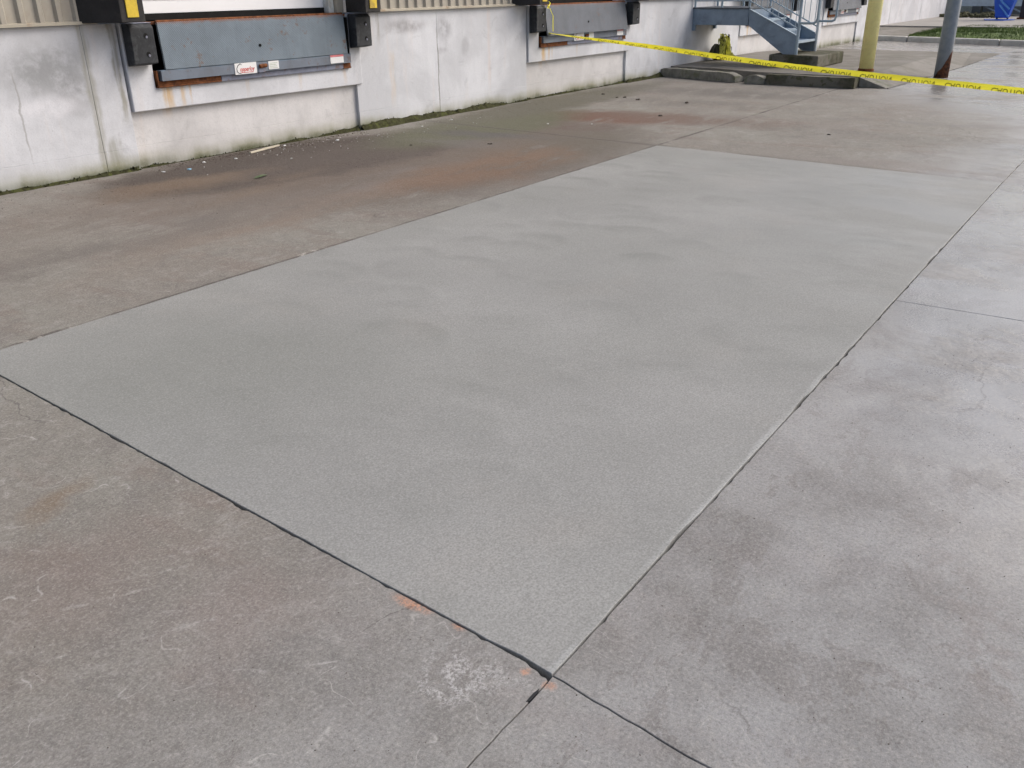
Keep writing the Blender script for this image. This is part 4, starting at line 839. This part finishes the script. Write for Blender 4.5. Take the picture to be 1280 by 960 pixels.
# silt bank under the first dock
m = MB()
for k in range(420):
    t = R8.random(); s = 4.7 + 2.7 * t; n_ = -0.06 + abs(R8.gauss(0, .13)) + 0.10 * math.sin(t * 3); m.rock(F(s, n_, 0.0), R8.uniform(.003, .012), .35, .4)
o = m.build('silt', 'soil', kind='stuff'); tag(o, 'wet brown silt washed up below the first dock', 'soil')
m = MB()
for k in range(900):
    s = 2.5 + 12 * R8.random(); n_ = abs(R8.gauss(0, .7)); m.rock(F(s, n_, 0.001), R8.uniform(.0015, .0045), .6, .4)
for k in range(700):
    m.rock((R8.uniform(0.6, 4.5), R8.uniform(-1.5, .8), 0.0005), R8.uniform(.0008, .0022), .6, .4)
for k in range(500):
    m.rock((R8.uniform(0.2, 1.3), R8.uniform(0.9, 4), 0.0005), R8.uniform(.0008, .002), .6, .4)
o = m.build('grit', 'clod', kind='stuff'); tag(o, 'fine dark grit scattered over the old slabs', 'grit')
m = MB()
for k in range(110):
    s = 4.6 + abs(R8.gauss(0, 1.6)) + R8.random() * 2; n_ = 0.1 + abs(R8.gauss(0, .35)); m.rock(F(s, n_, 0.002), R8.uniform(.002, .006), .6, .4)
o = m.build('pale_grit', 'white_bit', kind='stuff'); tag(o, 'tiny pale chips strewn along the wall foot', 'grit')
# single pieces
wd = MB(); wd.box(-.235, .235, -.012, .012, 0.004, .018); o = wd.build('wood_stick', 'wood'); at(o, 5.94, 0.125, 0, math.radians(14)); tag(o, 'pale straight wood stick lying in the silt below the first dock', 'stick')
m = bmesh.new(); vs = [m.verts.new(p) for p in ((-.09, 0, .004), (-.03, .03, .012), (.05, .025, .014), (.10, 0, .006), (.04, -.025, .012), (-.04, -.025, .010))]; c0 = m.verts.new((0, 0, .022))
for i in range(6): m.faces.new((vs[i], vs[(i + 1) % 6], c0))
q = MB(); q.b = m; o = q.build('fallen_leaf', 'leaf'); at(o, 5.0, 1.22, 0, .2); tag(o, 'single green leaf lying on brown stained concrete', 'leaf')
bits = [('plastic_scrap', 'blue_bit', 4.86, .40, .022, 'pale blue scrap of plastic near the wall foot below the first dock'),
        ('paper_scrap', 'white_bit', 5.16, .20, .020, 'white paper scrap by the wall left of the wood stick'), ('paper_scrap', 'white_bit', 5.45, .30, .016, 'small white scrap midway between blue scrap and wood stick'),
        ('paper_scrap', 'white_bit', 6.22, .10, .018, 'white scrap just off the right end of the wood stick'), ('paper_scrap', 'white_bit', 5.75, .75, .014, 'white crumb on dark silt right of the leaf'),
        ('paper_scrap', 'white_bit', 4.66, .30, .018, 'sliver of white litter at the corner of the first dock recess'), ('white_chip', 'white_bit', 6.75, .32, .022, 'bright white chip on the wet silt near the right end of the first dock recess'),
        ('white_chip', 'white_bit', 8.62, .35, .016, 'white chip on green stained concrete nearest the moss'), ('white_chip', 'white_bit', 8.0, .42, .014, 'white chip between the moss and the dark clod'),
        ('white_chip', 'white_bit', 8.95, 1.55, .012, 'white chip on the rusty stain, left one'), ('white_chip', 'white_bit', 9.2, 2.0, .012, 'white chip on the rusty stain, right one')]
for nm_, mt, s, n_, r, lb in bits:
    q = MB(); q.rock((0, 0, r * .3), r, .35, .4); o = q.build(nm_, mt); at(o, s, n_, 0.0, random.random() * 3); tag(o, lb, 'litter')
cl = [(11.88, .54, .035, 'dark clod nearest the second dock recess'), (11.63, .93, .030, 'small flat clod second from the wall'), (11.69, 1.03, .04, 'tallest clod of the row before the second dock'),
      (11.53, 1.32, .045, 'wide dark clod at the right of the row before the second dock'), (11.54, 2.05, .05, 'lone dark clod midway between the wall and the kerb'), (10.24, 2.36, .035, 'dark clod on the rust stained slab near the long joint'),
      (6.95, 1.20, .022, 'small dark clod on brown concrete between the docks'), (7.45, 1.85, .028, 'dark crumb left of the long black streak'), (9.85, 4.55, .03, 'dark clod alone beyond the far edge of the new patch')]
for s, n_, r, lb in cl:
    q = MB(); r *= 0.72
    for k in range(5): q.rock((random.uniform(-r, r) * .8, random.uniform(-r, r) * .8, r * .25), r * random.uniform(.3, .6), .6, .35, 2)
    o = q.build('dirt_clod', 'clod'); at(o, s, n_, 0.0); tag(o, lb, 'clod')
